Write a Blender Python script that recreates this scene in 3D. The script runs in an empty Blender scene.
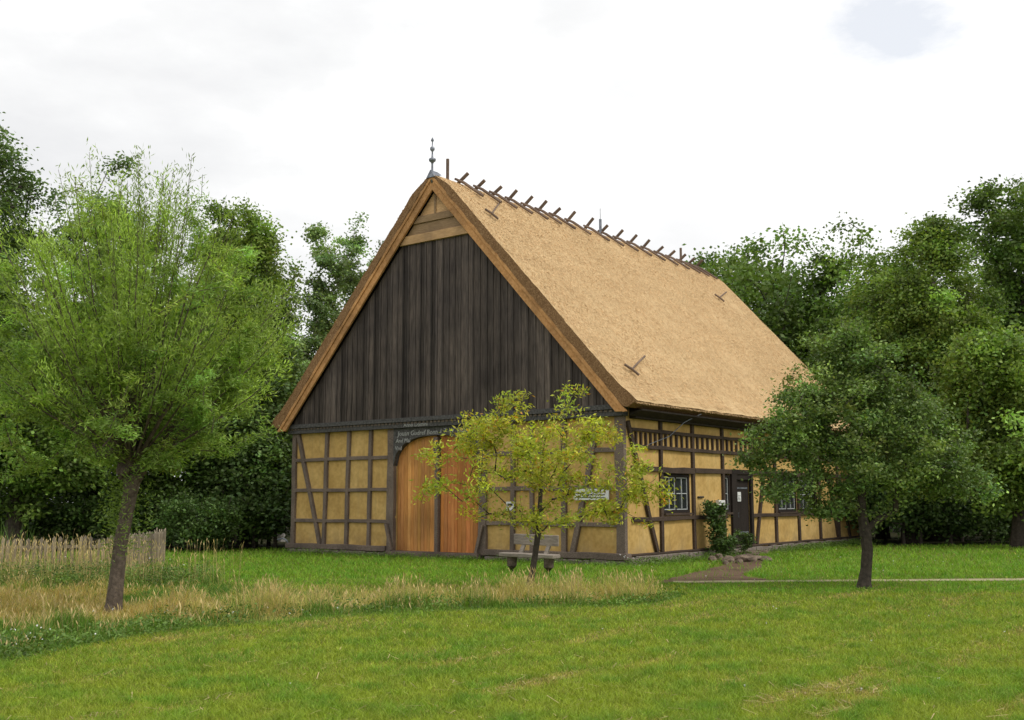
import bpy, bmesh, math, random
import numpy as np
from mathutils import Vector, Matrix, noise
R=np.random.RandomState
random.seed(4)
S=bpy.context.scene; C=S.collection

# ------------------------------------------------------------------ materials
def new_mat(name):
    m=bpy.data.materials.new(name); m.use_nodes=True
    nt=m.node_tree; nt.nodes.clear()
    out=nt.nodes.new('ShaderNodeOutputMaterial'); return m,nt,out
def N(nt,t,**k):
    n=nt.nodes.new(t)
    for a,b in k.items(): setattr(n,a,b)
    return n
def ramp(nt,fac,stops):
    r=N(nt,'ShaderNodeValToRGB'); e=r.color_ramp.elements
    while len(e)<len(stops): e.new(.5)
    for i,(p,c) in enumerate(stops):
        e[i].position=p; e[i].color=(*c,1) if len(c)==3 else c
    nt.links.new(fac,r.inputs[0]); return r.outputs[0]
def mapped(nt,scale,coord='Object'):
    tc=N(nt,'ShaderNodeTexCoord'); mp=N(nt,'ShaderNodeMapping')
    mp.inputs['Scale'].default_value=scale
    nt.links.new(tc.outputs[coord],mp.inputs[0]); return mp.outputs[0]
def noise_n(nt,vec,scale,detail=5,rough=.55):
    n=N(nt,'ShaderNodeTexNoise'); n.inputs['Scale'].default_value=scale
    n.inputs['Detail'].default_value=detail; n.inputs['Roughness'].default_value=rough
    nt.links.new(vec,n.inputs['Vector']); return n.outputs['Fac']
def mixc(nt,a,b,fac,mode='MIX'):
    x=N(nt,'ShaderNodeMix',data_type='RGBA',blend_type=mode)
    for s,v in ((x.inputs[6],a),(x.inputs[7],b)):
        if isinstance(v,tuple): s.default_value=(*v,1)
        else: nt.links.new(v,s)
    if isinstance(fac,(int,float)): x.inputs[0].default_value=fac
    else: nt.links.new(fac,x.inputs[0])
    return x.outputs[2]
def finish(nt,out,col,rough=.8,bump=None,bs=.3,bd=.02,spec=.3,metal=0):
    p=N(nt,'ShaderNodeBsdfPrincipled')
    if isinstance(col,tuple): p.inputs['Base Color'].default_value=(*col,1)
    else: nt.links.new(col,p.inputs['Base Color'])
    p.inputs['Roughness'].default_value=rough; p.inputs['Specular IOR Level'].default_value=spec
    p.inputs['Metallic'].default_value=metal
    if bump is not None:
        b=N(nt,'ShaderNodeBump'); b.inputs['Strength'].default_value=bs; b.inputs['Distance'].default_value=bd
        nt.links.new(bump,b.inputs['Height']); nt.links.new(b.outputs[0],p.inputs['Normal'])
    nt.links.new(p.outputs[0],out.inputs[0]); return p
def wood(name,a,b,scale=(6,6,.7),attr=False,rough=.8,big=1.3):
    """grain runs along local z"""
    m,nt,out=new_mat(name)
    v=mapped(nt,scale)
    g=noise_n(nt,v,4,8,.65)
    col=ramp(nt,g,[(.3,a),(.7,b)])
    w=noise_n(nt,mapped(nt,(1,1,1)),big,4)
    dk=ramp(nt,w,[(.3,(.62,.62,.64)),(.68,(1.12,1.1,1.06))])
    col=mixc(nt,col,dk,1,'MULTIPLY')
    if attr:
        at=N(nt,'ShaderNodeAttribute',attribute_name='tint')
        col=mixc(nt,col,at.outputs['Color'],1,'MULTIPLY')
    finish(nt,out,col,rough,g,.6,.02,.2); return m
def stucco():
    m,nt,out=new_mat('yellow_plaster')
    v=mapped(nt,(1,1,1))
    n1=noise_n(nt,v,.9,6,.6); n2=noise_n(nt,v,9,5); n3=noise_n(nt,v,60,3)
    col=ramp(nt,n1,[(.3,(.50,.315,.105)),(.5,(.60,.395,.14)),(.72,(.67,.46,.185))])
    col=mixc(nt,col,ramp(nt,n2,[(.3,(.80,.78,.74)),(.6,(1,1,1))]),.9,'MULTIPLY')
    nb=noise_n(nt,v,2.3,5,.7); col=mixc(nt,col,ramp(nt,nb,[(.34,(.87,.85,.80)),(.52,(1,1,1)),(.7,(1.06,1.07,1.10))]),1,'MULTIPLY')
    # damp grime splashed up from the ground, and rain streaks
    sx=N(nt,'ShaderNodeSeparateXYZ'); nt.links.new(v,sx.inputs[0])
    mr=N(nt,'ShaderNodeMapRange'); mr.inputs[1].default_value=.1; mr.inputs[2].default_value=.75; mr.inputs[3].default_value=.75; mr.inputs[4].default_value=0
    nt.links.new(sx.outputs[2],mr.inputs[0])
    mu=N(nt,'ShaderNodeMath',operation='MULTIPLY'); nt.links.new(mr.outputs[0],mu.inputs[0]); 
    st=ramp(nt,noise_n(nt,v,2.2,6,.7),[(.42,(0,0,0)),(.66,(1,1,1))]); nt.links.new(st,mu.inputs[1])
    col=mixc(nt,col,(.2,.15,.09),mu.outputs[0])
    sk=ramp(nt,noise_n(nt,mapped(nt,(7,7,.35)),1,4,.6),[(.52,(0,0,0)),(.75,(1,1,1))])
    col=mixc(nt,col,(.34,.24,.11),mixc(nt,(0,0,0),sk,.35))
    ad=N(nt,'ShaderNodeMath',operation='ADD'); nt.links.new(n2,ad.inputs[0]); nt.links.new(n3,ad.inputs[1])
    finish(nt,out,col,.92,ad.outputs[0],.35,.015,.15); return m
def thatch(name,cols,stretch):
    m,nt,out=new_mat(name)
    v=mapped(nt,stretch)
    n1=noise_n(nt,v,7,6,.75); n2=noise_n(nt,mapped(nt,(1,1,1)),.35,5,.6); n3=noise_n(nt,mapped(nt,(1,1,1)),26,4,.8)
    mx=N(nt,'ShaderNodeMath',operation='ADD'); nt.links.new(n1,mx.inputs[0]); nt.links.new(n3,mx.inputs[1])
    hf=N(nt,'ShaderNodeMath',operation='MULTIPLY'); nt.links.new(mx.outputs[0],hf.inputs[0]); hf.inputs[1].default_value=.5
    col=ramp(nt,hf.outputs[0],[(.34,cols[0]),(.5,cols[1]),(.64,cols[2])])
    col=mixc(nt,col,ramp(nt,n2,[(.3,(.92,.90,.87)),(.7,(1.04,1.03,1.02))]),1,'MULTIPLY')
    if stretch[0]==9:   # streaks running down the slope, and weathered patches
        sk=noise_n(nt,mapped(nt,(.45,6,.45)),1.6,6,.65); col=mixc(nt,col,ramp(nt,sk,[(.32,(.86,.83,.79)),(.6,(1.05,1.04,1.03))]),.8,'MULTIPLY')
        ck=noise_n(nt,mapped(nt,(2.6,.25,2.6)),1.0,4,.6); col=mixc(nt,col,ramp(nt,ck,[(.35,(.92,.9,.88)),(.6,(1.03,1.03,1.02))]),.7,'MULTIPLY')
    finish(nt,out,col,.85,hf.outputs[0],.9,.05,.15); return m
def foliage(name,base,trans=.3,rough=.55):
    m,nt,out=new_mat(name)
    at=N(nt,'ShaderNodeAttribute',attribute_name='tint')
    col=mixc(nt,base,at.outputs['Color'],1,'MULTIPLY')
    p=N(nt,'ShaderNodeBsdfPrincipled'); nt.links.new(col,p.inputs['Base Color'])
    p.inputs['Roughness'].default_value=rough; p.inputs['Specular IOR Level'].default_value=.35
    t=N(nt,'ShaderNodeBsdfTranslucent')
    tcol=mixc(nt,col,(1.15,1.25,.5),1,'MULTIPLY'); nt.links.new(tcol,t.inputs[0])
    mx=N(nt,'ShaderNodeMixShader'); mx.inputs[0].default_value=trans
    nt.links.new(p.outputs[0],mx.inputs[1]); nt.links.new(t.outputs[0],mx.inputs[2]); nt.links.new(mx.outputs[0],out.inputs[0]); return m
def plain(name,a,b,scale=8,rough=.7,bs=.4,metal=0,spec=.3):
    m,nt,out=new_mat(name); v=mapped(nt,(1,1,1)); n=noise_n(nt,v,scale,6,.65)
    finish(nt,out,ramp(nt,n,[(.32,a),(.68,b)]),rough,n,bs,.02,spec,metal); return m
def ground_mat(name,stops,scale=.6,fine=18,k=.5):
    m,nt,out=new_mat(name); v=mapped(nt,(1,1,1))
    n1=noise_n(nt,v,scale,8,.65); n2=noise_n(nt,v,fine,5,.7)
    col=ramp(nt,n1,stops); col=mixc(nt,col,ramp(nt,n2,[(.3,(.55,.55,.55)),(.7,(1.3,1.3,1.3))]),k,'MULTIPLY')
    finish(nt,out,col,.95,n2,.8,.03,.1); return m
M=dict(
 plaster=stucco(),
 timber=wood('weathered_timber',(.10,.076,.062),(.28,.22,.18),(9,9,9)),
 timber_side=wood('dark_brown_timber',(.035,.024,.018),(.12,.085,.064),(9,9,9)),
 clad=wood('dark_boards',(.027,.022,.019),(.115,.095,.083),(9,9,.5),True,.75,.8),
 rail_new=wood('new_oak',(.5,.3,.14),(.72,.47,.24),(1,9,9)),
 rail_old=wood('tan_board',(.25,.16,.085),(.38,.26,.15),(1,9,9)),
 barge=wood('barge_wood',(.42,.2,.07),(.66,.37,.16),(3,3,3)),
 door=wood('orange_larch',(.46,.19,.05),(.82,.42,.14),(11,11,.55),True,.6,.7),
 thatch=thatch('reed_thatch',[(.42,.285,.145),(.67,.485,.265),(.8,.62,.38)],(9,9,9)),
 reedend=thatch('cut_reed_ends',[(.09,.045,.02),(.27,.15,.07),(.5,.33,.17)],(6,6,6)),
 shade_toned_soffit=plain('soffit_shade_tone',(.02,.015,.012),(.05,.038,.03),6,.9),  # near-black tone carries the shade under the eaves
 stick=wood('grey_stick',(.12,.085,.065),(.26,.19,.145),(8,8,8)),
 black=wood('black_door_wood',(.018,.014,.012),(.04,.03,.026),(11,11,.6)),
 inside=plain('dark_interior',(.012,.012,.012),(.02,.02,.02),3,.9),
 white=plain('white_paint',(.62,.63,.62),(.78,.78,.76),12,.5,.1),
 glass=plain('dark_pane',(.012,.014,.016),(.03,.035,.035),1.5,.12,.05,0,.6),
 stone=plain('field_stone',(.06,.045,.035),(.24,.18,.13),7,.9,.8),
 brick=plain('old_plinth',(.13,.105,.085),(.28,.24,.2),9,.95,.9),
 metal=plain('grey_iron',(.12,.13,.15),(.3,.32,.36),10,.5,.2,.6),
 carve=plain('blackened_oak',(.03,.028,.027),(.13,.125,.12),16,.8,.8),
 letter=plain('pale_lettering',(.28,.28,.27),(.5,.5,.48),20,.8,.3),
 bench=wood('grey_bench_wood',(.2,.165,.135),(.44,.385,.33),(1.5,12,12)),
 sash=plain('grey_white_paint',(.36,.38,.38),(.5,.51,.5),12,.5,.1),
 ink=plain('black_ink',(.02,.02,.02),(.04,.04,.04),5,.6,0),
 bark=plain('brown_bark',(.06,.045,.033),(.17,.13,.1),14,.95,1),
 barkd=plain('dark_bark',(.03,.025,.02),(.085,.068,.052),12,.95,1),
 barkb=plain('birch_bark',(.16,.15,.13),(.42,.4,.37),5,.9,.5),
 picket=wood('pale_picket_wood',(.24,.2,.15),(.46,.39,.3),(6,6,1.5),True),
 leaf_w=foliage('willow_leaf',(.255,.365,.075),.4),
 leaf_y=foliage('yellow_leaf',(.42,.44,.055),.4),
 leaf_a=foliage('apple_leaf',(.14,.21,.052),.25),
 leaf_d=foliage('wood_leaf',(.13,.205,.042),.3),
 leaf_l=foliage('light_wood_leaf',(.17,.25,.05),.32),
 leaf_k=foliage('dark_wood_leaf',(.095,.155,.04),.25),
 leaf_b=foliage('birch_leaf',(.18,.26,.095),.32),
 leaf_s=foliage('shrub_leaf',(.075,.13,.03),.25),
 grass=foliage('grass_blade',(.30,.37,.047),.3,.6),
 tall=foliage('tall_grass_blade',(.2,.285,.05),.3,.6),
 straw=foliage('straw_blade',(.6,.49,.28),.3,.7),
 flower=plain('white_petals',(.7,.7,.66),(.85,.85,.82),10,.6,0),
 lawn=ground_mat('lawn_soil',[(.3,(.09,.12,.02)),(.5,(.13,.16,.03)),(.7,(.19,.17,.06))],.5),
 litter=ground_mat('leaf_litter',[(.3,(.03,.028,.014)),(.55,(.05,.05,.022)),(.75,(.035,.06,.018))],.8),
 earth=ground_mat('bare_earth',[(.3,(.09,.06,.04)),(.55,(.16,.105,.07)),(.75,(.10,.12,.04))],1.2),
 sand=ground_mat('path_sand',[(.3,(.3,.26,.15)),(.6,(.44,.38,.24)),(.75,(.2,.25,.08))],1.5),
)

# ------------------------------------------------------------------ helpers
def tag(o,label=None,cat=None,group=None,kind=None):
    if label: o['label']=label
    if cat: o['category']=cat
    if group: o['group']=group
    if kind: o['kind']=kind
    return o
def empty(name,loc=(0,0,0),rz=0,**k):
    o=bpy.data.objects.new(name,None); o.empty_display_size=.3; C.objects.link(o)
    o.location=loc; o.rotation_euler=(0,0,rz); return tag(o,**k)
def link(name,me,mat,parent=None,loc=None,smooth=False):
    for m in (mat if isinstance(mat,list) else [mat]): me.materials.append(m)
    if smooth:
        me.polygons.foreach_set('use_smooth',np.ones(len(me.polygons),bool))
    o=bpy.data.objects.new(name,me); C.objects.link(o)
    if parent: o.parent=parent
    if loc is not None: o.location=loc
    return o
class MB:
    """collects convex bits into one mesh"""
    def __init__(s): s.bm=bmesh.new(); s.t=s.bm.verts.layers.float_color.new('tint'); s.tint=(1,1,1,1)
    def hull(s,pts,faces,mi=0):
        vs=[s.bm.verts.new(p) for p in pts]
        for v in vs: v[s.t]=s.tint
        for f in faces:
            try:
                fa=s.bm.faces.new([vs[i] for i in f]); fa.material_index=mi
            except ValueError: pass
        return vs
    def box(s,a,b,mi=0):
        x0,x1=sorted((a[0],b[0])); y0,y1=sorted((a[1],b[1])); z0,z1=sorted((a[2],b[2]))
        p=[(x,y,z) for z in (z0,z1) for x,y in ((x0,y0),(x1,y0),(x1,y1),(x0,y1))]
        s.hull(p,[(3,2,1,0),(4,5,6,7),(0,1,5,4),(1,2,6,5),(2,3,7,6),(3,0,4,7)],mi)
    def bar(s,a,b,w,d,side=(0,1,0),w2=None,mi=0,wob=0):
        """box from a to b; w across, d along 'side'"""
        a=Vector(a); b=Vector(b); ax=(b-a).normalized(); sd=Vector(side); cr=ax.cross(sd).normalized(); sd=cr.cross(ax).normalized()
        w2=w2 or w; n=max(1,int((b-a).length/.5)) if wob else 1
        rings=[]
        for i in range(n+1):
            f=i/n; c=a.lerp(b,f); ww=(w*(1-f)+w2*f)/2; 
            if wob and 0<i<n: c=c+cr*random.uniform(-wob,wob); ww*=random.uniform(.9,1.08)
            rings.append([c+cr*ww*q+sd*d/2*r for q,r in ((-1,-1),(1,-1),(1,1),(-1,1))])
        pts=[p for r in rings for p in r]; F=[(0,1,2,3)]
        for i in range(n):
            for k in range(4): F.append((4*i+k,4*i+4+k,4*i+4+(k+1)%4,4*i+(k+1)%4))
        F.append(tuple(4*n+k for k in (3,2,1,0)))
        s.hull(pts,F,mi)
    def prism(s,poly,axis,t0,t1,mi=0):
        """poly: 2D points; axis 'y': points are (x,z)"""
        n=len(poly)
        f=(lambda p,t:(p[0],t,p[1])) if axis=='y' else (lambda p,t:(p[0],p[1],t))
        pts=[f(p,t0) for p in poly]+[f(p,t1) for p in poly]
        F=[tuple(range(n)),tuple(range(2*n-1,n-1,-1))]+[(i,i+n,(i+1)%n+n,(i+1)%n) for i in range(n)]
        s.hull(pts,F,mi)
    def tube(s,path,rad,sides=8,mi=0,cap=True):
        path=[Vector(p) for p in path]; rings=[]
        up=Vector((0,0,1))
        for i,p in enumerate(path):
            t=(path[min(i+1,len(path)-1)]-path[max(i-1,0)]).normalized()
            a=t.cross(up); a=a.normalized() if a.length>.01 else t.cross(Vector((1,0,0))).normalized()
            b=t.cross(a); r=rad[i] if hasattr(rad,'__len__') else rad
            rings.append([p+(a*math.cos(2*math.pi*k/sides)+b*math.sin(2*math.pi*k/sides))*r for k in range(sides)])
        pts=[q for r in rings for q in r]; F=[]
        for i in range(len(path)-1):
            for k in range(sides): F.append((i*sides+k,i*sides+(k+1)%sides,(i+1)*sides+(k+1)%sides,(i+1)*sides+k))
        if cap: F+= [tuple(range(sides-1,-1,-1)),tuple((len(path)-1)*sides+k for k in range(sides))]
        s.hull(pts,F,mi)
    def build(s,name,mat,parent=None,loc=None,bevel=0,smooth=False):
        bmesh.ops.recalc_face_normals(s.bm,faces=s.bm.faces)
        if bevel: bmesh.ops.bevel(s.bm,geom=list(s.bm.edges),offset=bevel,segments=1,affect='EDGES')
        me=bpy.data.meshes.new(name); s.bm.to_mesh(me); s.bm.free()
        return link(name,me,mat,parent,loc,smooth)
def poly_mesh(verts,k,tint=None,name='m'):
    """verts (n,k,3): n separate k-gons"""
    n=len(verts); me=bpy.data.meshes.new(name)
    me.vertices.add(n*k); me.vertices.foreach_set('co',np.ascontiguousarray(verts,dtype=np.float32).ravel())
    me.loops.add(n*k); me.loops.foreach_set('vertex_index',np.arange(n*k,dtype=np.int32))
    me.polygons.add(n); me.polygons.foreach_set('loop_start',np.arange(0,n*k,k,dtype=np.int32))
    me.polygons.foreach_set('loop_total',np.full(n,k,dtype=np.int32))
    if tint is not None:
        a=me.attributes.new('tint','FLOAT_COLOR','POINT')
        c=np.ones((n,k,4),dtype=np.float32); c[:,:,:3]=tint[:,None,:]; a.data.foreach_set('color',c.ravel())
    me.update(calc_edges=True); return me
def unit(v): return v/np.maximum(np.linalg.norm(v,axis=-1,keepdims=True),1e-9)
def leaf_quads(rs,cen,L,W,down=.0,flat=.5,dirs=None):
    n=len(cen); d=rs.normal(size=(n,3)); d[:,2]=d[:,2]*.6-down
    if dirs is not None: d=d*.55+dirs
    d=unit(d); nrm=rs.normal(size=(n,3))*(1-flat); nrm[:,2]+=flat*1.2; s=unit(np.cross(d,nrm)); up=np.cross(s,d)
    l=(L*rs.uniform(.65,1.3,n))[:,None]; w=(W*rs.uniform(.7,1.25,n))[:,None]
    q=np.stack([cen-d*l*.5, cen+s*w*.5+up*w*.12, cen+d*l*.5, cen-s*w*.5+up*w*.12],1)
    return q
# ------------------------------------------------------------------ value noise
def vnoise(x,y,seed=0):
    xi=np.floor(x).astype(np.int64); yi=np.floor(y).astype(np.int64); fx=x-xi; fy=y-yi
    fx=fx*fx*(3-2*fx); fy=fy*fy*(3-2*fy)
    def h(a,b):
        v=(a*374761393+b*668265263+seed*1442695041)&0xffffffff
        v=((v^(v>>13))*1274126177)&0xffffffff
        return ((v^(v>>16))&0xffff)/65535.
    return (h(xi,yi)*(1-fx)+h(xi+1,yi)*fx)*(1-fy)+(h(xi,yi+1)*(1-fx)+h(xi+1,yi+1)*fx)*fy
def fbm(x,y,seed=0): return (vnoise(x,y,seed)+.5*vnoise(x*2.1,y*2.1,seed+1)+.25*vnoise(x*4.3,y*4.3,seed+2))/1.75

# ------------------------------------------------------------------ trees
def skeleton(rs,trunk,targets,step=.5,upbias=.6,droop=0):
    """greedy branching: returns chains of points and the load on each node"""
    P=[np.array(p,float) for p in trunk]; par=[-1]+list(range(len(P)-1)); chains=[list(range(len(P)))]
    root=P[0]; fork=P[max(1,len(P)//2)]
    order=np.argsort(np.linalg.norm(targets-fork,axis=1)); tips=[]
    first=max(1,int(len(trunk)*.45)); ok=[i>=first for i in range(len(P))]
    A=np.array(P); 
    for ti in order:
        t=targets[ti]; A_=np.array(P); d=t-A_; dist=np.linalg.norm(d,axis=1)
        cost=dist+upbias*np.maximum(0,.35*dist-d[:,2])+np.where(np.array(ok),0,1e3)
        j=int(np.argmin(cost)); n=max(1,int(dist[j]/step)); ch=[j]
        prev=P[j]
        side=rs.normal(size=3)*.06*dist[j]
        for k in range(1,n+1):
            f=k/n; q=prev*(1-f)+t*f+side*math.sin(math.pi*f); q[2]+=.12*dist[j]*math.sin(math.pi*f)*(1 if droop==0 else .8)
            P.append(q); par.append(ch[-1]); ok.append(True); ch.append(len(P)-1)
        chains.append(ch); tips.append(ch)
    load=np.zeros(len(P))
    for ch in tips: load[ch[-1]]+=1
    for i in range(len(P)-1,0,-1): load[par[i]]+=load[i]
    return np.array(P),chains,load
def branch_mesh(P,chains,load,r0,rmin,exp=.45,rootflare=1.35,first=0):
    """quads of all limb tubes"""
    tot=load[0]; rad=np.maximum(rmin,r0*(np.maximum(load,.5)/tot)**exp); out=[]
    for ci,ch in enumerate(chains[first:]):
        pts=P[ch]; r=rad[ch].copy()
        if ci+first>0 and len(r)>1: r[0]=r[1]
        else:
            r[0]*=1.75; r[1]*=1.18
        r[-1]=min(r[-1],rmin if len(ch)>1 and ci+first>0 else r[-1])
        sd=8 if ci+first==0 else (6 if r.max()>.04 else 4)
        t=np.gradient(pts,axis=0); t=unit(t); up=np.array([.3,.2,1.]) if abs(t[:,2]).max()<.95 else np.array([1,.1,.0])
        a=unit(np.cross(t,up)); b=np.cross(t,a); ang=np.arange(sd)*2*np.pi/sd
        ring=pts[:,None,:]+r[:,None,None]*(a[:,None,:]*np.cos(ang)[None,:,None]+b[:,None,:]*np.sin(ang)[None,:,None])
        n1=np.roll(ring,-1,axis=1)
        out.append(np.stack([ring[:-1],n1[:-1],n1[1:],ring[1:]],2).reshape(-1,4,3))
    return np.concatenate(out)
def envelope(rs,ells,n,wob=.3,shell=2.0):
    vol=np.array([e[3]*e[4]*e[5] for e in ells]); vol=vol**.8; vol=vol/vol.sum(); pts=[]
    for e,v in zip(ells,vol):
        k=max(3,int(n*v)); d=unit(rs.normal(size=(k,3)))
        f=np.array([noise.noise(Vector(q)*1.7+Vector((e[0],e[2],7))) for q in d])
        r=rs.uniform(0,1,k)**(1/(1+shell))*(1+wob*f*2)
        pts.append(np.array(e[:3])+d*r[:,None]*np.array(e[3:6]))
    return np.concatenate(pts)
def foliage_on(rs,P,chains,per,L,W,spread,flat=.35,down=.15,cvar=.28,lvar=.15,hue=.12,back=.9,tipl=1.0):
    """leaf clumps at twig ends"""
    cen=[];tn=[];dr=[]
    for ch in chains[1:]:
        pts=P[ch]; tip=pts[-1]; dv=unit(pts[-1]-pts[max(-2,-len(pts))]) if len(pts)>1 else np.array([0,0,1.])
        n=int(per*rs.uniform(.5,1.5)); 
        f=rs.uniform(0,1,n)**.8
        base=tip-dv*np.minimum(back*f,np.linalg.norm(pts[-1]-pts[0]))[:,None]
        c=base+rs.normal(size=(n,3))*np.array([1,1,.6])*spread*(.45+.55*(f))[:,None]
        b=np.exp(rs.normal()*cvar); h=rs.normal()*hue
        col=np.array([1+h,1,1-h*.6])*b
        cen.append(c); tn.append(col[None,:]*np.exp(rs.normal(size=(n,1))*lvar)*(1+rs.normal(size=(n,3))*.05)); dr.append(np.repeat(dv[None],n,0))
    cen=np.concatenate(cen); tn=np.concatenate(tn)
    return leaf_quads(rs,cen,L,W,down,flat),np.clip(tn,.15,3)
def make_tree(name,loc,h,ells,mats,label,cat='tree',group=None,seed=1,n=240,per=170,L=.16,W=.11,spread=.42,trunk_r=.25,
              wob=.24,shell=1.4,lean=(0,0),tt=.75,twig=.012,step=.7,raw=False,flat=.35,down=.15,back=.9,cvar=.34,hue=.05):
    rs=R(seed); k=max(5,int(h*tt/.8)); top=h*tt
    trunk=[(lean[0]*(i/k)**1.5*top+rs.normal()*.02*i**.5, lean[1]*(i/k)**1.5*top+rs.normal()*.02*i**.5, top*i/k-(.15 if i==0 else 0)) for i in range(k+1)]
    T=envelope(rs,ells,n,wob,shell); T=T[(T[:,2]>.15)&(T[:,2]<h*.985)]
    P,ch,load=skeleton(rs,trunk,T,step)
    bq=branch_mesh(P,ch,load,trunk_r,twig)
    lq,tn=foliage_on(rs,P,ch,per,L,W,spread,flat,down,back=back,cvar=cvar,hue=hue)
    if raw: return bq+np.array(loc),lq+np.array(loc),tn
    e=empty(name,loc,label=label,cat=cat,group=group)
    link('trunk',poly_mesh(bq,4),mats[0],e,smooth=False); link('crown',poly_mesh(lq,4,tn),mats[1],e)
    return e

# ------------------------------------------------------------------ ground
def sheet(name,poly,z,mat,sub=0,**k):
    bm=bmesh.new(); vs=[bm.verts.new((x,y,z)) for x,y in poly]; f=bm.faces.new(vs)
    if f.normal.z<0: f.normal_flip()
    bm.normal_update()
    bmesh.ops.triangulate(bm,faces=bm.faces[:])
    me=bpy.data.meshes.new(name); bm.to_mesh(me); bm.free(); return tag(link(name,me,mat),kind='structure',**k)
sheet('ground',[(-300,-60),(300,-60),(300,500),(-300,500)],0,M['lawn'])
def wavy(poly,amp=.25,seg=.6,seed=1):
    rs=R(seed); out=[]
    for i,(x,y) in enumerate(poly):
        x2,y2=poly[(i+1)%len(poly)]; n=max(1,int(math.hypot(x2-x,y2-y)/seg))
        for k in range(n): f=k/n; out.append((x+(x2-x)*f+rs.normal()*amp*.4,y+(y2-y)*f+rs.normal()*amp*.4))
    return out
sheet('forest_floor',wavy([(-80,34.5),(-16,34.8),(-11,35.8),(-5.5,37.2),(0,40),(6,44),(11.5,42),(13.2,38.2),(19,37.6),(80,37),(80,200),(-80,200)],.5,1.5,3),.004,M['litter'])
sheet('bare_earth_patch',wavy([(2.9,21.5),(4.0,21.2),(5.0,21.5),(5.25,22.4),(4.9,23.4),(5.3,24.4),(5.9,25.8),(6.3,27.5),(6.8,29.5),(7.2,32.1),(6.4,30.9),(5.7,28.8),(5.1,26.8),(4.3,24.9),(3.5,23.2)],.16,.4,5),.008,M['earth'])
sheet('sand_path',wavy([(3.2,21.5),(10,21.8),(24,22.1),(60,23),(60,23.6),(24,22.75),(10,22.35),(3.2,21.95)],.05,.4,6),.012,M['sand'])

# ------------------------------------------------------------------ barn
TH=.6479; BX,BY=2.8351,27.0595
barn=empty('half_timbered_barn',(BX,BY,0),-TH,label='large half-timbered barn with yellow walls, dark boarded gable and a steep thatched roof',cat='barn')
def Q(u,v,z): return (-u,v,z)      # u runs along the gable to the left, v along the long side to the back
def bworld(u,v,z=0): return (BX-u*math.cos(TH)+v*math.sin(TH), BY+u*math.sin(TH)+v*math.cos(TH), z)
W_,L_,UC=12.38,16.78,6.17
DU0,DU1=4.70,7.90     # big door jambs (u)
# walls (infill)
b=MB(); b.box(Q(.03,.03,.12),Q(DU0,.25,3.9)); b.box(Q(DU1,.03,.12),Q(W_-.03,.25,3.9)); b.box(Q(DU0,.2,3.0),Q(DU1,.25,3.9)); b.build('wall',M['plaster'],barn)
b=MB()
# long wall with openings left out for windows and door
ops=[(1.93,3.42,1.22,2.33),(5.56,5.93,1.2,2.36),(6.3,7.24,.05,2.30),(9.35,10.85,1.16,2.36),(11.1,12.65,1.16,2.36)]
cuts=sorted(set([.25,L_-.25]+[o[0] for o in ops]+[o[1] for o in ops]))
for a,c in zip(cuts[:-1],cuts[1:]):
    o=[q for q in ops if q[0]<=a+1e-6 and q[1]>=c-1e-6]
    if o:
        if o[0][2]>.13: b.box(Q(.03,a,.12),Q(.25,c,o[0][2]))
        b.box(Q(.03,a,o[0][3]),Q(.25,c,4.0))
    else: b.box(Q(.03,a,.12),Q(.25,c,4.0))
b.build('wall',M['plaster'],barn)
b=MB(); b.box(Q(W_-.25,.25,.12),Q(W_-.03,L_-.25,4.0)); b.build('wall',M['plaster'],barn)
b=MB(); b.box(Q(.03,L_-.25,.12),Q(W_-.03,L_-.03,4.0)); b.prism([(-.3,4.0),(-W_+.3,4.0),(-UC,10.2)],'y',L_-.2,L_-.05); b.build('wall',M['plaster'],barn)
b=MB(); b.box(Q(.3,.3,.02),Q(W_-.3,L_-.3,.06)); b.build('floor',M['inside'],barn)
# plinth stones
rs=R(3)
for run in ('g','s','l'):
    b=MB(); t=0; end={'g':W_,'s':L_,'l':L_}[run]
    while t<end:
        w=rs.uniform(.3,.7); d=rs.uniform(-.03,.03); h=rs.uniform(.12,.155)
        if run=='g':
            if DU0-.4<t+w/2<DU1+.4:
                if len(b.bm.verts): b.build('plinth',M['brick'],barn,bevel=.012); b=MB()
            else: b.box(Q(t,-.13+d,-.05),Q(min(t+w-.012,end),.2,h-.02))
        elif run=='s': b.box(Q(-.12+d*.5,t,-.05),Q(.2,min(t+w-.006,end),h+.06))
        else: b.box(Q(W_-.2,t,-.05),Q(W_+.05,min(t+w-.02,end),h))
        t+=w
    b.build('plinth',M['brick'],barn,bevel=.012)
D=-.035   # front plane of gable timbers
def gpost(name,u,z0,z1,w,mat='timber',u2=None,d=0,w2=None):
    m=MB(); m.bar(Q(u,.05+D+d,z0),Q(u2 if u2 is not None else u,.05+D+d,z1),w,.14,(0,1,0),w2,wob=.012); return m.build(name,M[mat],barn,bevel=.008)
def grail(name,u0,u1,z,w,mat='timber',z2=None,d=.006):
    m=MB(); m.bar(Q(u0,.05+D+d,z),Q(u1,.05+D+d,z if z2 is None else z2),w,.14,(0,1,0),wob=.008); return m.build(name,M[mat],barn,bevel=.008)
for u,w,u2 in ((12.27,.17,12.27),(10.86,.135,10.78),(9.88,.13,9.82),(8.93,.125,8.88),(3.55,.14,3.5),(2.9,.12,2.88),(1.87,.15,1.85),(.14,.26,.14)):
    gpost('post',u,.27,3.75,w,u2=u2)
for u,w in ((DU1+.13,.27),(DU0-.13,.27)): gpost('post',u,.12,3.7,w,d=-.01)
for z in (1.0,1.93,2.88):
    grail('rail',DU1+.27,W_-.17,z+.01*random.random(),.105); grail('rail',.27,DU0-.27,z,.115)
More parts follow.
